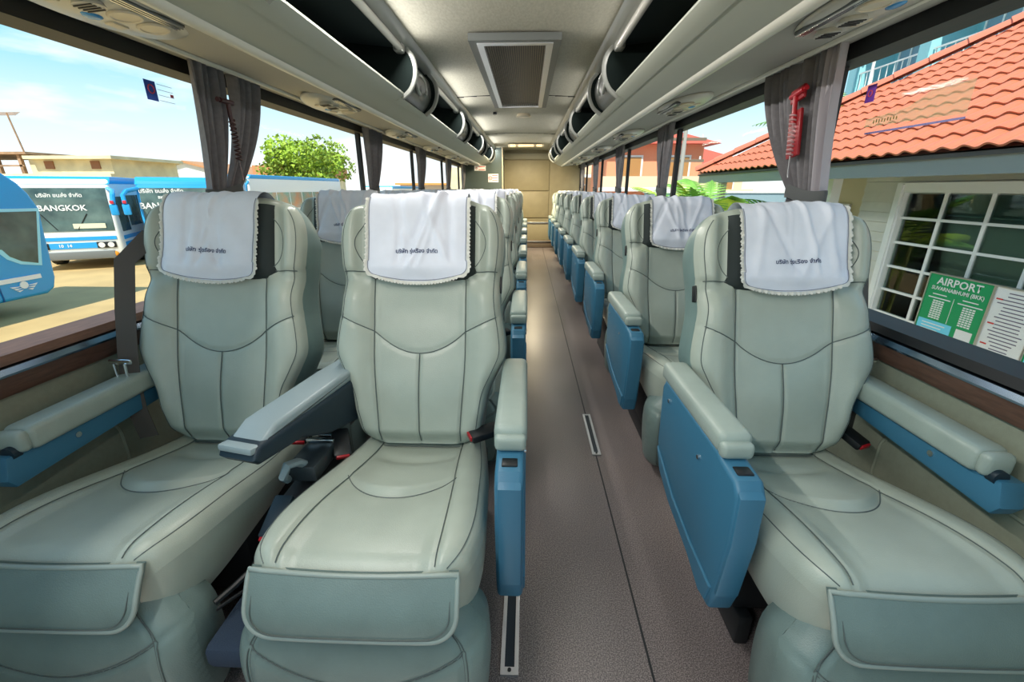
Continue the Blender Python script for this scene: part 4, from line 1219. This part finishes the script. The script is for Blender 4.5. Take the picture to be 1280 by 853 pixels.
# green timetable boards hung on the wall
green = emat('green_board', (0.0, 0.30, 0.10), rough=.5); skyb = emat('light_blue_print', (0.16, 0.62, 0.82), rough=.5)
def board(y0, y1, z0, z1, kind, label):
    o = MB().bx(WX - .16, WX - .135, y0, y1, z0, z1).build('timetable_board', green if kind == 'g' else white_p, None, 0); tag(o, label, 'sign', 'boards on the wall')
    fr_ = MB(); t_ = .012
    fr_.bx(WX - .168, WX - .13, y0 - t_, y0, z0 - t_, z1 + t_); fr_.bx(WX - .168, WX - .13, y1, y1 + t_, z0 - t_, z1 + t_); fr_.bx(WX - .168, WX - .13, y0, y1, z0 - t_, z0); fr_.bx(WX - .168, WX - .13, y0, y1, z1, z1 + t_)
    fr_.build('frame', alu, o, 0)
    W_ = y1 - y0; H_ = z1 - z0; X_ = WX - .1615; R_ = (PI / 2, 0, -PI / 2)
    # seen from -X: +Y is to the left
    def at(u, v): return (X_, y1 - u * W_, z1 - v * H_)
    if kind == 'g':
        text_obj('title_lettering', 'AIRPORT', .098, white_p, at(.50, .10), R_, o, bold=True, sx=1.12)
        text_obj('subtitle_lettering', 'SUVARNABHUMI (BKK)', .050, white_p, at(.50, .215), R_, o, bold=True, sx=1.02)
        b = MB()
        for cx_, w1 in ((.25, .20), (.75, .20)):
            b.bx(X_, X_ + .002, y1 - (cx_ + w1 * .6) * W_, y1 - (cx_ - w1 * .6) * W_, z1 - .315 * H_, z1 - .300 * H_)
            b.bx(X_, X_ + .002, y1 - (cx_ + w1) * W_, y1 - (cx_ - w1 * .9) * W_, z1 - .375 * H_, z1 - .358 * H_)
            for k in range(9):
                zz = z1 - (.41 + .034 * k) * H_
                for du in (-.08, -.03, .02, .07): b.bx(X_, X_ + .002, y1 - (cx_ + du + .04) * W_, y1 - (cx_ + du) * W_, zz - .013 * H_, zz + .009 * H_)
        b.bx(X_, X_ + .002, y1 - .502 * W_, y1 - .495 * W_, z1 - .72 * H_, z1 - .32 * H_)
        b.build('timetable_print', white_p, o, 0)
        MB().bx(X_ - .001, X_ + .002, y1 - .60 * W_, y1 - .02 * W_, z1 - .96 * H_, z1 - .73 * H_).build('blue_print', skyb, o, 0)
        b = MB()
        for k in range(3): b.bx(X_ - .002, X_, y1 - (.50 - .05 * k) * W_, y1 - .10 * W_, z1 - (.79 + .05 * k) * H_, z1 - (.775 + .05 * k) * H_)
        b.build('blue_text', white_p, o, 0)
        MB().bx(X_ - .001, X_ + .002, y1 - .93 * W_, y1 - .68 * W_, z1 - .92 * H_, z1 - .74 * H_).build('white_card', white_p, o, 0)
    else:
        b = MB(); rd = random.Random(2)
        for k in range(18):
            zz = z1 - (.06 + .05 * k) * H_; a = rd.uniform(.08, .3)
            b.bx(X_, X_ + .002, y1 - (1 - a) * W_, y1 - a * W_, zz - .008 * H_, zz + .006 * H_)
        b.build('printed_lines', emat('grey_print', (0.16, 0.14, 0.2)), o, 0)
        b = MB()
        for k in (2, 9, 15): b.bx(X_ - .001, X_ + .002, y1 - .2 * W_, y1 - .05 * W_, z1 - (.06 + .05 * k) * H_ - .006, z1 - (.06 + .05 * k) * H_ + .006)
        b.build('red_print', mat('red_print', (0.6, 0.03, 0.03), 0.6), o, 0)
board(3.80, 4.42, -.20, .41, 'g', 'green AIRPORT timetable board hung under the white window')
board(3.42, 3.775, -.20, .41, 'w', 'white printed notice board hung between two green timetable boards')
board(2.78, 3.40, -.22, .39, 'g', 'second green AIRPORT timetable board beyond the white notice board')

# ------------------------------------------------------------------ outside right: teal hotel, far house, pole, palms
teal = emat('teal_render', (0.20, 0.50, 0.56), noise_amt=.04, noise_scale=2); teal_l = emat('teal_pilaster', (0.30, 0.62, 0.68))
ht = empty('teal_hotel', (0, 0, 0)); tag(ht, 'teal hotel block with white balcony railings rising behind the tiled roof', 'building')
HX = 13.0
MB().bx(HX + 1.2, HX + 9, 2, 20.5, GZ, 13).build('wall', teal, ht, 0)
for y in (20.2, 16.9, 13.6, 10.3, 7.0, 3.7): MB().bx(HX - .1, HX + 1.3, y - .22, y + .22, GZ, 13).build('pilaster', teal_l, ht, 0)
bar = MB().bx(-.012, .012, -.012, .012, 0, .95).mesh('baluster', white_w, 0)
for fl_ in (1.3, 4.5, 7.7):
    for (a, b) in ((17.12, 19.98), (13.82, 16.68), (10.52, 13.38)):
        sl_ = MB().bx(HX, HX + 1.25, a - .0, b + .0, fl_ - .5, fl_).build('balcony_slab', teal_l, ht, 0)
        rl = MB(); rl.bx(HX + .02, HX + .06, a, b, fl_ + .93, fl_ + .98); rl.bx(HX + .02, HX + .06, a, b, fl_ + .08, fl_ + .12); ro_ = rl.build('railing', white_w, ht, 0)
        for k in range(9): obj('baluster', bar, ro_, (HX + .04, a + .1 + k * (b - a - .2) / 8, fl_))
        wnd = MB().bx(HX + 1.14, HX + 1.2, a + .35, b - .35, fl_ + .1, fl_ + 2.2).build('window', emat('blue_grey_glass', (0.22, 0.34, 0.42), rough=.15), ht, 0)
        fr_ = MB()
        for k in range(5): fr_.bx(HX + 1.11, HX + 1.16, a + .35 + k * (b - a - .7) / 4 - .03, a + .35 + k * (b - a - .7) / 4 + .03, fl_ + .1, fl_ + 2.2)
        fr_.bx(HX + 1.11, HX + 1.16, a + .32, b - .32, fl_ + 2.15, fl_ + 2.23)
        fr_.build('window_bars', white_w, wnd, 0)
pp = MB().tube([(HX - .25, 18.9, 2), (HX - .25, 18.9, 7.2), (HX - .15, 18.6, 7.5)], .05, 8).build('drain_pipe', white_w, ht)

redroof = emat('red_roof', (0.55, 0.10, 0.06)); creamw = emat('cream_house_wall', (0.84, 0.60, 0.42)); pinkw = emat('salmon_wall', (0.85, 0.32, 0.18))
hs = empty('red_roofed_house', (0, 0, 0)); tag(hs, 'cream and salmon storeyed house with red hip roofs beyond the yard', 'building')
def house_block(x0, x1, y0, y1, zt, wallm, floors):
    MB().bx(x0, x1, y0, y1, GZ, zt).build('wall', wallm, hs, 0)
    ov = .5; cx_, cy_ = (x0 + x1) / 2, (y0 + y1) / 2; hx = max(0, (x1 - x0) / 2 - (y1 - y0) / 2)
    MB().add([(x0 - ov, y0 - ov, zt), (x1 + ov, y0 - ov, zt), (x1 + ov, y1 + ov, zt), (x0 - ov, y1 + ov, zt), (cx_ - hx, cy_, zt + 1.1), (cx_ + hx, cy_, zt + 1.1)],
             [(0, 1, 5, 4), (2, 3, 4, 5), (1, 2, 5), (3, 0, 4), (0, 3, 2, 1)]).build('roof', redroof, hs, 0)
    for f in range(floors):
        zb = zt - 1.35 - f * 1.75
        n_ = max(2, int((x1 - x0) / 1.6))
        for k in range(n_):
            xa = x0 + (k + .25) * (x1 - x0) / n_; xb = x0 + (k + .75) * (x1 - x0) / n_
            wd_ = MB().bx(xa, xb, y0 - .06, y0 + .02, zb, zb + .95).build('window', white_w, hs, 0)
            MB().bx(xa + .08, xb - .08, y0 - .08, y0 - .05, zb + .08, zb + .87).build('pane', emat('amber_pane', (0.42, 0.22, 0.08), rough=.3), wd_, 0)
        MB().bx(x0 - .3, x1 + .2, y0 - .9, y0, zb - .45, zb - .3).build('balcony', white_w, hs, 0)
        MB().bx(x0 - .3, x1 + .2, y0 - .9, y0 - .84, zb - .3, zb + .12).build('balcony_rail', white_w if f % 2 else creamw, hs, 0)
house_block(3.3, 7.2, 19.5, 24, 2.9, pinkw, 3)
house_block(2.4, 5.2, 27, 33, 3.6, creamw, 3)
house_block(7.8, 11.5, 25, 30, 2.4, creamw, 2)
house_block(2.7, 5.6, 37, 44, 3.9, pinkw, 2)
lwall = MB().bx(4.4, 9.8, 17.0, 17.3, GZ, 1.05).build('boundary_wall', emat('blue_grey_wall', (0.24, 0.34, 0.40)), None, 0); tag(lwall, 'blue grey boundary wall in front of the red roofed house', 'wall')
MB().bx(4.35, 9.85, 16.95, 17.35, 1.05, 1.12).build('coping', white_p, lwall, 0)
pole = empty('utility_pole', (4.3, 13.2, GZ)); tag(pole, 'slim concrete utility pole with crossarms near the palm shrubs', 'pole')
MB().tube([(0, 0, 0), (0.02, 0, 4.4)], lambda t_: .085 - .03 * t_, 10).build('shaft', emat('pole_concrete', (0.40, 0.38, 0.35)), pole)
for zz in (3.75, 3.2): MB().bx(-.55, .6, -.04, .04, zz, zz + .07).build('crossarm', emat('crossarm_wood', (0.20, 0.15, 0.11)), pole, 0)
for zz in (3.75, 3.2):
    for xx in (-.45, .5): MB().cyl((xx, 0, zz + .11), .03, .09, 'z', 10, .02).build('insulator', white_p, pole)

leafy = emat('palm_leaf_yellow', (0.42, 0.56, 0.05), rough=.5, noise_amt=.35, noise_scale=4); leafd = emat('palm_leaf_green', (0.16, 0.36, 0.05), rough=.5, noise_amt=.35, noise_scale=4)
def frond(b, base, dirv, L, drop, wd):
    """one arching frond: midrib with paired leaflets"""
    dirv = Vector(dirv).normalized(); n = 13; side = dirv.cross(Vector((0, 0, 1)))
    if side.length < .05: side = Vector((1, 0, 0))
    side.normalize(); pts = []
    for i in range(n):
        t_ = i / (n - 1); pts.append(Vector(base) + dirv * L * t_ + Vector((0, 0, -drop * t_ * t_ * L)))
    b.tube(pts, lambda t_: .012 * (1 - .8 * t_), 4)
    for i in range(1, n):
        t_ = i / (n - 1); l_ = wd * math.sin(PI * (.12 + .85 * t_)) ; d = (pts[i] - pts[i - 1]).normalized()
        for sg in (-1, 1):
            tip = pts[i] + side * sg * l_ + d * l_ * .6 - Vector((0, 0, l_ * .35)); w_ = d * .035 * L / 1.2
            b.add([pts[i] - w_, pts[i] + w_, tip], [(0, 1, 2)])
def palm(x, y, h, nfr, L, wd, seed, label, trunk=False, mats=(leafy, leafd)):
    o = empty('palm_shrub', (x, y, GZ)); tag(o, label, 'palm', 'palms by the ticket building'); rd = random.Random(seed)
    if trunk: MB().tube([(0, 0, 0), (.05, .03, h * .5), (0, 0, h)], lambda t_: .10 - .04 * t_, 10).build('trunk', emat('palm_trunk', (0.28, 0.21, 0.13), noise_amt=.3, noise_scale=14), o)
    else:
        b = MB()
        for k in range(5): a = k * 1.3; b.tube([(math.cos(a) * .12, math.sin(a) * .12, 0), (math.cos(a) * .2, math.sin(a) * .2, h * .6)], .03, 6)
        b.build('stem', emat('palm_stem', (0.35, 0.40, 0.12)), o)
    for k in range(nfr):
        a = 2 * PI * k / nfr + rd.uniform(-.3, .3); el = rd.uniform(.15, 1.2)
        b = MB(); base = (0, 0, h) if trunk else (math.cos(a) * .15, math.sin(a) * .15, h * rd.uniform(.45, .65))
        frond(b, base, (math.cos(a) * math.cos(el), math.sin(a) * math.cos(el), math.sin(el)), L * rd.uniform(.75, 1.1), rd.uniform(.25, .5), wd)
        b.build('frond', mats[k % 2], o, 0)
palm(3.0, 9.2, 3.5, 20, 1.0, .34, 1, 'yellow green palm shrub at the end of the tiled roof, closest to the utility pole')
palm(3.15, 7.9, 3.6, 20, 1.15, .34, 2, 'yellow green palm shrub under the eave beside the porch post')
palm(3.05, 6.6, 3.0, 16, .95, .30, 3, 'low green palm shrub in front of the porch door')
palm(9.5, 16.5, 4.6, 16, 1.9, .5, 6, 'tall palm tree showing above the tiled roof by the hammer curtain', True)

# ------------------------------------------------------------------ outside left: parked coaches
azure = emat('azure_paint', (0.025, 0.33, 0.72), rough=.25); wht = emat('coach_white', (0.80, 0.82, 0.82), rough=.25)
glassd = emat('dark_coach_glass', (0.035, 0.06, 0.06), rough=.08, noise_amt=.5, noise_scale=1.6, col2=(0.13, 0.19, 0.17)); amber = emat('amber_lamp', (0.75, 0.28, 0.02), rough=.2); lampw = emat('headlamp_glass', (0.75, 0.75, 0.70), rough=.1)
tyre = emat('tyre_rubber', (0.02, 0.02, 0.02)); redl = emat('red_lamp', (0.6, 0.03, 0.05), rough=.3)
def coach(loc, rz, label, L=10.5, W=2.5, Hh=2.85, body=wht, rearlow=azure, txt=None, num=None, sidewin=None, nwin=7, tx=0.0):
    """coach frame: front face at y=0 looking to -y, body along +y; z=0 is the ground"""
    o = empty('parked_coach', loc, rz); tag(o, label, 'coach', 'coaches parked in the yard')
    h = W / 2; zb = .32
    # body: side profile extruded across
    prof_ = [(.10, zb), (.0, .55), (.0, 1.25), (.10, 2.2), (.28, Hh - .12), (.55, Hh), (L, Hh), (L, zb)]
    MB().prism(prof_, 'x', -h, h, .10, 3).build('body', body, o, 35)
    MB().prism([(.24, Hh - .22), (.50, Hh + .02), (L - .2, Hh + .02), (L - .2, Hh - .20)], 'x', -h - .012, h + .012, .04, 2).build('roof_band', azure, o, 35)
    # windscreen
    ws_ = [(-.012, 1.22), (.09, 2.2), (.26, Hh - .22), (.31, Hh - .22), (.14, 2.2), (.05, 1.22)]
    wso = MB().prism([(y - .008, z_) for y, z_ in ws_], 'x', -h + .10, h - .10, .01, 1).build('windscreen', glassd, o, 35)
    MB().bx(-.03, .03, -.0, .06, 1.25, 2.45).build('windscreen_divider', black_pl, wso, 0) if False else None
    for sg in (-1, 1):
        MB().tube([(sg * .25, -.03, 1.27), (sg * .55, .02, 1.75)], .012, 6).build('wiper', black_pl, o)
    if txt:
        rx = math.atan2(.98, .10)
        for t_, size, zz in txt:
            yy = interp([(1.22, -.024), (2.2, .078), (2.63, .25)], zz)
            text_obj('lettering', t_, size, white_p, (tx, yy - .012, zz), (rx, 0, 0), o, bold=True)
    MB().bx(.15, .95, -.03, -.012, 1.30, 1.45).build('route_plate', emat('cream_plate', (0.72, 0.70, 0.52)), o, 0)
    # front bands, lamps, bumper
    MB().bx(-h + .12, h - .12, -.02, .02, .93, 1.04).build('front_stripe', azure, o, 0)
    MB().bx(-h + .35, h - .35, -.02, .03, .68, .86).build('grille', azure, o, 0)
    if num: text_obj('number_lettering', num, .13, white_p, (-.2, -.026, .77), (PI / 2, 0, 0), o, bold=True)
    MB().rbox((0, -.02, .46), (W - .5, .10, .24), .03).build('bumper', emat('bumper_grey', (0.16, 0.17, 0.17)), o)
    for sg in (-1, 1):
        hl_ = MB().rbox((sg * (h - .42), -.01, .77), (.50, .05, .20), .02).build('headlamp_cluster', black_pl, o)
        for dx in (-.12, .12): MB().cyl((sg * (h - .42) + dx, -.04, .77), .085, .03, 'y', 16).build('headlamp', lampw, hl_)
        MB().sph((sg * (h - .25), -.02, .47), .085, sc=(1, .5, 1)).build('fog_lamp', amber, o)
        # blue mirror arm reaching forward
        MB().tube([(sg * (h - .05), .22, Hh - .35), (sg * (h + .16), -.15, Hh - .42), (sg * (h + .20), -.42, Hh - .55), (sg * (h + .18), -.48, Hh - .80)], .065, 8).build('mirror_arm', azure, o)
        mr = MB().rbox((sg * (h + .17), -.48, Hh - .98), (.20, .10, .34), .04).build('mirror', azure, o)
        MB().rbox((sg * (h + .17), -.535, Hh - .75), (.10, .05, .10), .02).build('mirror_tip', redl, mr)
        # side: lower azure skirt, stripe, windows, wheels
        xs = sg * h
        MB().bx(xs - .012, xs + .012, .25, L - .1, zb + .05, 1.02).build('skirt', azure, o, 0)
        MB().bx(xs - .016, xs + .016, .25, L - .1, .82, .90).build('side_stripe', wht, o, 0)
        pw_ = (L - 1.6) / nwin
        MB().bx(xs - .014, xs + .014, .32, 1.15, 1.15, 2.25).build('side_window', glassd, o, 0)
        for k in range(nwin):
            MB().bx(xs - .014, xs + .014, 1.3 + k * pw_, 1.3 + (k + .93) * pw_, 1.28, 2.28).build('side_window', sidewin or glassd, o, 0)
        for yy in (1.9, L - 2.6):
            wh = MB().cyl((xs - sg * .10, yy, .46), .46, .26, 'x', 24).build('wheel', tyre, o)
            MB().cyl((xs + sg * .035, yy, .46), .25, .03, 'x', 20).build('hub', alu, wh)
    return o
orange_w = emat('orange_reflection_paint', (0.62, 0.28, 0.14), rough=.12, noise_amt=.5, noise_scale=1.1, col2=(0.12, 0.38, 0.34))  # orange and teal reflections put into the glass colour
coach((-14.5, 13.6, GZ), math.radians(27), 'white and blue coach numbered 10 with cream route plate behind the windscreen', txt=[('BANGKOK', .24, 1.92), ('บริษัท ขนส่ง จำกัด', .15, 2.3)], num='10  14')
coach((-11.75, 15.1, GZ), math.radians(27), 'blue coach with white lettering, parked beside the white coach numbered 10', txt=[('BANGKOK', .27, 1.95), ('บริษัท ขนส่ง จำกัด', .17, 2.42), ('BKK', .12, 2.22)], body=azure, L=8, nwin=5, tx=-.55)
coach((-17.1, 25.5, GZ), math.radians(-1.0), 'long blue and white coach with painted orange reflections in its windows below the tree', L=12.5, body=wht, sidewin=orange_w, Hh=3.25)
coach((-12.6, 38.0, GZ), math.radians(-2), 'far coach half hidden behind the second curtain of the paired side', L=10, body=wht, sidewin=orange_w, Hh=2.7)

# side-on azure coach at the near left: nose to the right
sc_ = empty('parked_coach', (-12.9, 9.2, GZ), PI); tag(sc_, 'bright azure coach seen side-on with slanted nose and white stripe', 'coach', 'coaches parked in the yard')
# frame: nose at y=0 pointing to -y ; the side we see is +x or -x
Hh = 2.95; L = 9.0; W = 2.5
prof_ = [(.29, .34), (.12, .44), (.03, .66), (.0, 1.0), (-.06, 1.6), (-.12, 2.1), (.0, 2.42), (.14, 2.62), (.42, 2.86), (.85, Hh), (L, Hh), (L, .34)]
MB().prism(prof_, 'x', -W, 0, .08, 3).build('body', azure, sc_, 35)
for xs in (0.0, -W):
    gw = [(.0, 2.05), (.31, 1.01), (.60, 1.09), (.78, 1.21), (.87, 1.36), (2.0, 1.43), (2.6, 1.45), (2.6, 2.10)]
    f = MB().prism([(y, z_) for y, z_ in [(-.07, 2.11), (.25, .95), (.63, 1.03), (.84, 1.16), (.94, 1.30), (2.0, 1.36), (2.67, 1.38), (2.67, 2.16)]], 'x', xs - .012, xs + .012).build('window_rim', emat('light_blue_rim', (0.35, 0.75, 0.9), rough=.3), sc_, 0)
    MB().prism(gw, 'x', xs - .018, xs + .018).build('side_window', glassd, f, 0)
    for k in range(4): MB().bx(xs - .018, xs + .018, 2.75 + k * 1.5, 4.15 + k * 1.5, 1.45, 2.1).build('side_window', glassd, sc_, 0)
    MB().bx(xs - .02, xs + .02, .35, L - .1, .70, .79).build('side_stripe', wht, sc_, 0)
    for y in (1.15, 2.9, 4.6): MB().bx(xs - .016, xs + .016, y - .008, y + .008, .36, 1.1).build('panel_gap', emat('deep_blue_gap', (0.01, 0.10, 0.28)), sc_, 0)
    # winged emblem
    for sg in (-1, 1):
        for k in range(3): MB().prism([(.72 + sg * .04, .60 - k * .035), (.72 + sg * (.26 - .05 * k), .62 - k * .045), (.72 + sg * (.22 - .05 * k), .585 - k * .045)], 'x', xs - .02, xs + .02).build('emblem_wing', wht, sc_, 0)
    MB().cyl((xs, .72, .62), .075, .042, 'x', 16).build('emblem_disc', wht, sc_)
    for y in (2.0, 6.6):
        wh = MB().cyl((xs - .12 if xs == 0 else xs + .12, y, .46), .46, .28, 'x', 24).build('wheel', tyre, sc_)
MB().rbox((-W / 2, .12, .62), (W - .2, .2, .2), .04).build('bumper', wht, sc_)
MB().prism([(-.02, 1.1), (-.14, 2.08), (-.03, 2.40), (.05, 2.38), (-.05, 2.05), (.06, 1.1)], 'x', -W + .1, -.1).build('windscreen', glassd, sc_, 0)

# ------------------------------------------------------------------ outside left: far buildings, tree
fb = empty('flat_roofed_building', (0, 0, 0)); tag(fb, 'cream flat roofed building with open rusty terrace behind the coaches', 'building')
cw_ = emat('weathered_cream', (0.70, 0.62, 0.42), noise_amt=.15, noise_scale=1.2); rust = emat('rusty_sheet', (0.33, 0.20, 0.12), noise_amt=.3, noise_scale=2)
MB().bx(-44, -27.8, 30, 36, GZ, 2.15).build('wall', cw_, fb, 0)
MB().bx(-33.5, -27.8, 30.3, 36, 2.15, 3.05).build('upper_room', cw_, fb, 0)
MB().bx(-44, -33, 29.8, 36, 3.35, 3.5).build('terrace_roof', rust, fb, 0)
MB().bx(-33.2, -27.2, 29.7, 36, 3.05, 3.25).build('roof_slab', cw_, fb, 0)
for k in range(7): MB().bx(-43.5 + k * 1.6, -43.3 + k * 1.6, 30, 30.2, 2.15, 3.4).build('terrace_post', rust, fb, 0)
MB().bx(-44, -33.6, 30, 30.1, 2.6, 2.7).build('terrace_rail', rust, fb, 0)
for x in (-32.4, -29.2): MB().bx(x, x + .6, 30.22, 30.32, 2.45, 2.95).build('window', emat('brown_shutter', (0.28, 0.13, 0.07)), fb, 0)
gh = empty('gabled_house', (0, 0, 0)); tag(gh, 'white gabled house with brown tiled roof behind the coach numbered 10', 'building')
MB().bx(-43, -31, 49, 60, GZ, 2.3).build('wall', wht, gh, 0)
MB().prism([(-44.5, 2.2), (-36.8, 4.05), (-36.8, 3.85), (-44.5, 2.0)], 'y', 48.5, 60).build('roof', cw_, gh, 0)
MB().prism([(-29.5, 2.2), (-36.8, 4.05), (-36.8, 3.85), (-29.5, 2.0)], 'y', 48.5, 60).build('roof', emat('brown_roof', (0.50, 0.24, 0.11)), gh, 0)
MB().prism([(-43, 2.2), (-36.8, 3.85), (-31, 2.2)], 'y', 48.9, 49.0).build('gable', wht, gh, 0)
MB().bx(-30.9, -24, 52, 60, GZ, 2.4).build('side_wing', cw_, gh, 0)
MB().bx(-31.2, -23.6, 51.7, 60, 2.4, 3.7).build('side_roof', emat('brown_roof', (0.50, 0.24, 0.11)), gh, 0)
an = empty('antenna_mast', (-33.8, 30.5, 3.4)); tag(an, 'thin antenna mast on the rusty terrace roof', 'antenna')
MB().tube([(0, 0, 0), (-.3, 0, 2.5)], .05, 6).build('mast', rust, an)
for k in range(4): MB().tube([(-.9 + .1 * k - .3, 0, 2.5 - k * .05), (.9 - .1 * k - .3, 0, 2.5 - k * .05)], .02, 5).build('rod', rust, an)

def tree(x, y, h, rx, rz, seed, label, cols=(0.34, 0.50, 0.04)):
    o = empty('leafy_tree', (x, y, GZ)); tag(o, label, 'tree'); rd = random.Random(seed)
    MB().tube([(0, 0, 0), (.1, 0, h * .4), (0, 0, h * .75)], lambda t_: .22 - .14 * t_, 8).build('trunk', emat('bark', (0.20, 0.14, 0.09)), o)
    for k, m_ in enumerate((emat('leaf_lime_%d' % seed, cols, rough=.6, noise_amt=.3, noise_scale=1.5), emat('leaf_olive_%d' % seed, tuple(c * .55 for c in cols), rough=.6, noise_amt=.3, noise_scale=1.5))):
        b = MB(); blobs = [(rd.uniform(-.75, .75) * rx, rd.uniform(-.6, .6) * rx, h - rz + rd.uniform(-.75, .7) * rz, rd.uniform(.28, .5)) for _ in range(16)]
        for (bx, by, bz, br) in blobs:
            for _ in range(210):
                d = Vector((rd.gauss(0, 1), rd.gauss(0, 1), rd.gauss(0, 1))).normalized() * br * rx * rd.uniform(.75, 1.05)
                c = Vector((bx, by, bz)) + Vector((d.x, d.y, d.z * .75)); s_ = rd.uniform(.12, .26) * rx / 4.2
                u = Vector((rd.gauss(0, 1), rd.gauss(0, 1), rd.gauss(0, 1))).normalized(); v = u.orthogonal().normalized()
                b.add([c - u * s_, c + v * s_ * .6, c + u * s_, c - v * s_ * .6], [(0, 1, 2, 3)])
        lf = b.build('foliage', m_, o, 0); lf['kind'] = 'stuff'
tree(-21.4, 44, 6.9, 3.7, 2.5, 3, 'round lime green tree rising behind the long coach')
tree(-36, 70, 6.2, 4.0, 1.8, 12, 'low green tree behind the brown roofed house')
fbd = empty('orange_shop', (0, 0, 0)); tag(fbd, 'low pale shop with orange awning far beyond the coaches', 'building')
MB().bx(-14.5, -8.5, 52, 58, GZ, 1.6).build('wall', wht, fbd, 0)
MB().bx(-14.8, -8.2, 51, 58.3, 1.6, 1.8).build('roof', emat('orange_awning', (0.75, 0.34, 0.10)), fbd, 0)
for k in range(4): MB().bx(-14 + k * 1.4, -13.1 + k * 1.4, 51.9, 52.02, -.6, 1.0).build('window', orange_w, fbd, 0)
MB().bx(-8.0, -4.5, 46, 58, GZ, 3.2).build('tower_wing', cw_, fbd, 0)
for k in range(3): MB().bx(-8.1, -8.0, 47 + k * 3, 48.6 + k * 3, .6, 2.2).build('window', glassd, fbd, 0)

# translucent yellow patch on the outside of the right-hand window
dm = bpy.data.materials.new('translucent_yellow_film'); dm.use_nodes = True
t = dm.node_tree; t.nodes.clear(); o_ = t.nodes.new('ShaderNodeOutputMaterial'); mi = t.nodes.new('ShaderNodeMixShader'); mi.inputs[0].default_value = .45
tr_ = t.nodes.new('ShaderNodeBsdfTransparent'); di = t.nodes.new('ShaderNodeBsdfTranslucent'); di.inputs[0].default_value = (1.0, .92, .5, 1)
t.links.new(tr_.outputs[0], mi.inputs[1]); t.links.new(di.outputs[0], mi.inputs[2]); t.links.new(mi.outputs[0], o_.inputs[0])
dc = MB().add([(XR + .056, 1.325, 1.388), (XR + .056, 1.45, 1.394), (XR + .056, 1.70, 1.400), (XR + .056, 1.70, 1.425), (XR + .056, 1.53, 1.437), (XR + .056, 1.46, 1.468), (XR + .056, 1.325, 1.473)], [(0, 1, 2, 3, 4, 5, 6)]).build('window_decal', dm, None, 0)
tag(dc, 'translucent yellow patch on the window in front of the tiled roof', 'decal')
MB().bx(XR + .055, XR + .0565, 1.325, 1.69, 1.376, 1.382).build('violet_line', mat('patch_violet', (0.25, 0.22, 0.5), .5), dc, 0)
b = MB()
for k in range(9): b.box((XR + .0555, 1.66 - k * .012, 1.412 + .002 * (k % 2)), (.001, .004, .010))
b.build('letter_marks', mat('patch_brown', (0.25, 0.2, 0.05), .5), dc, 0)
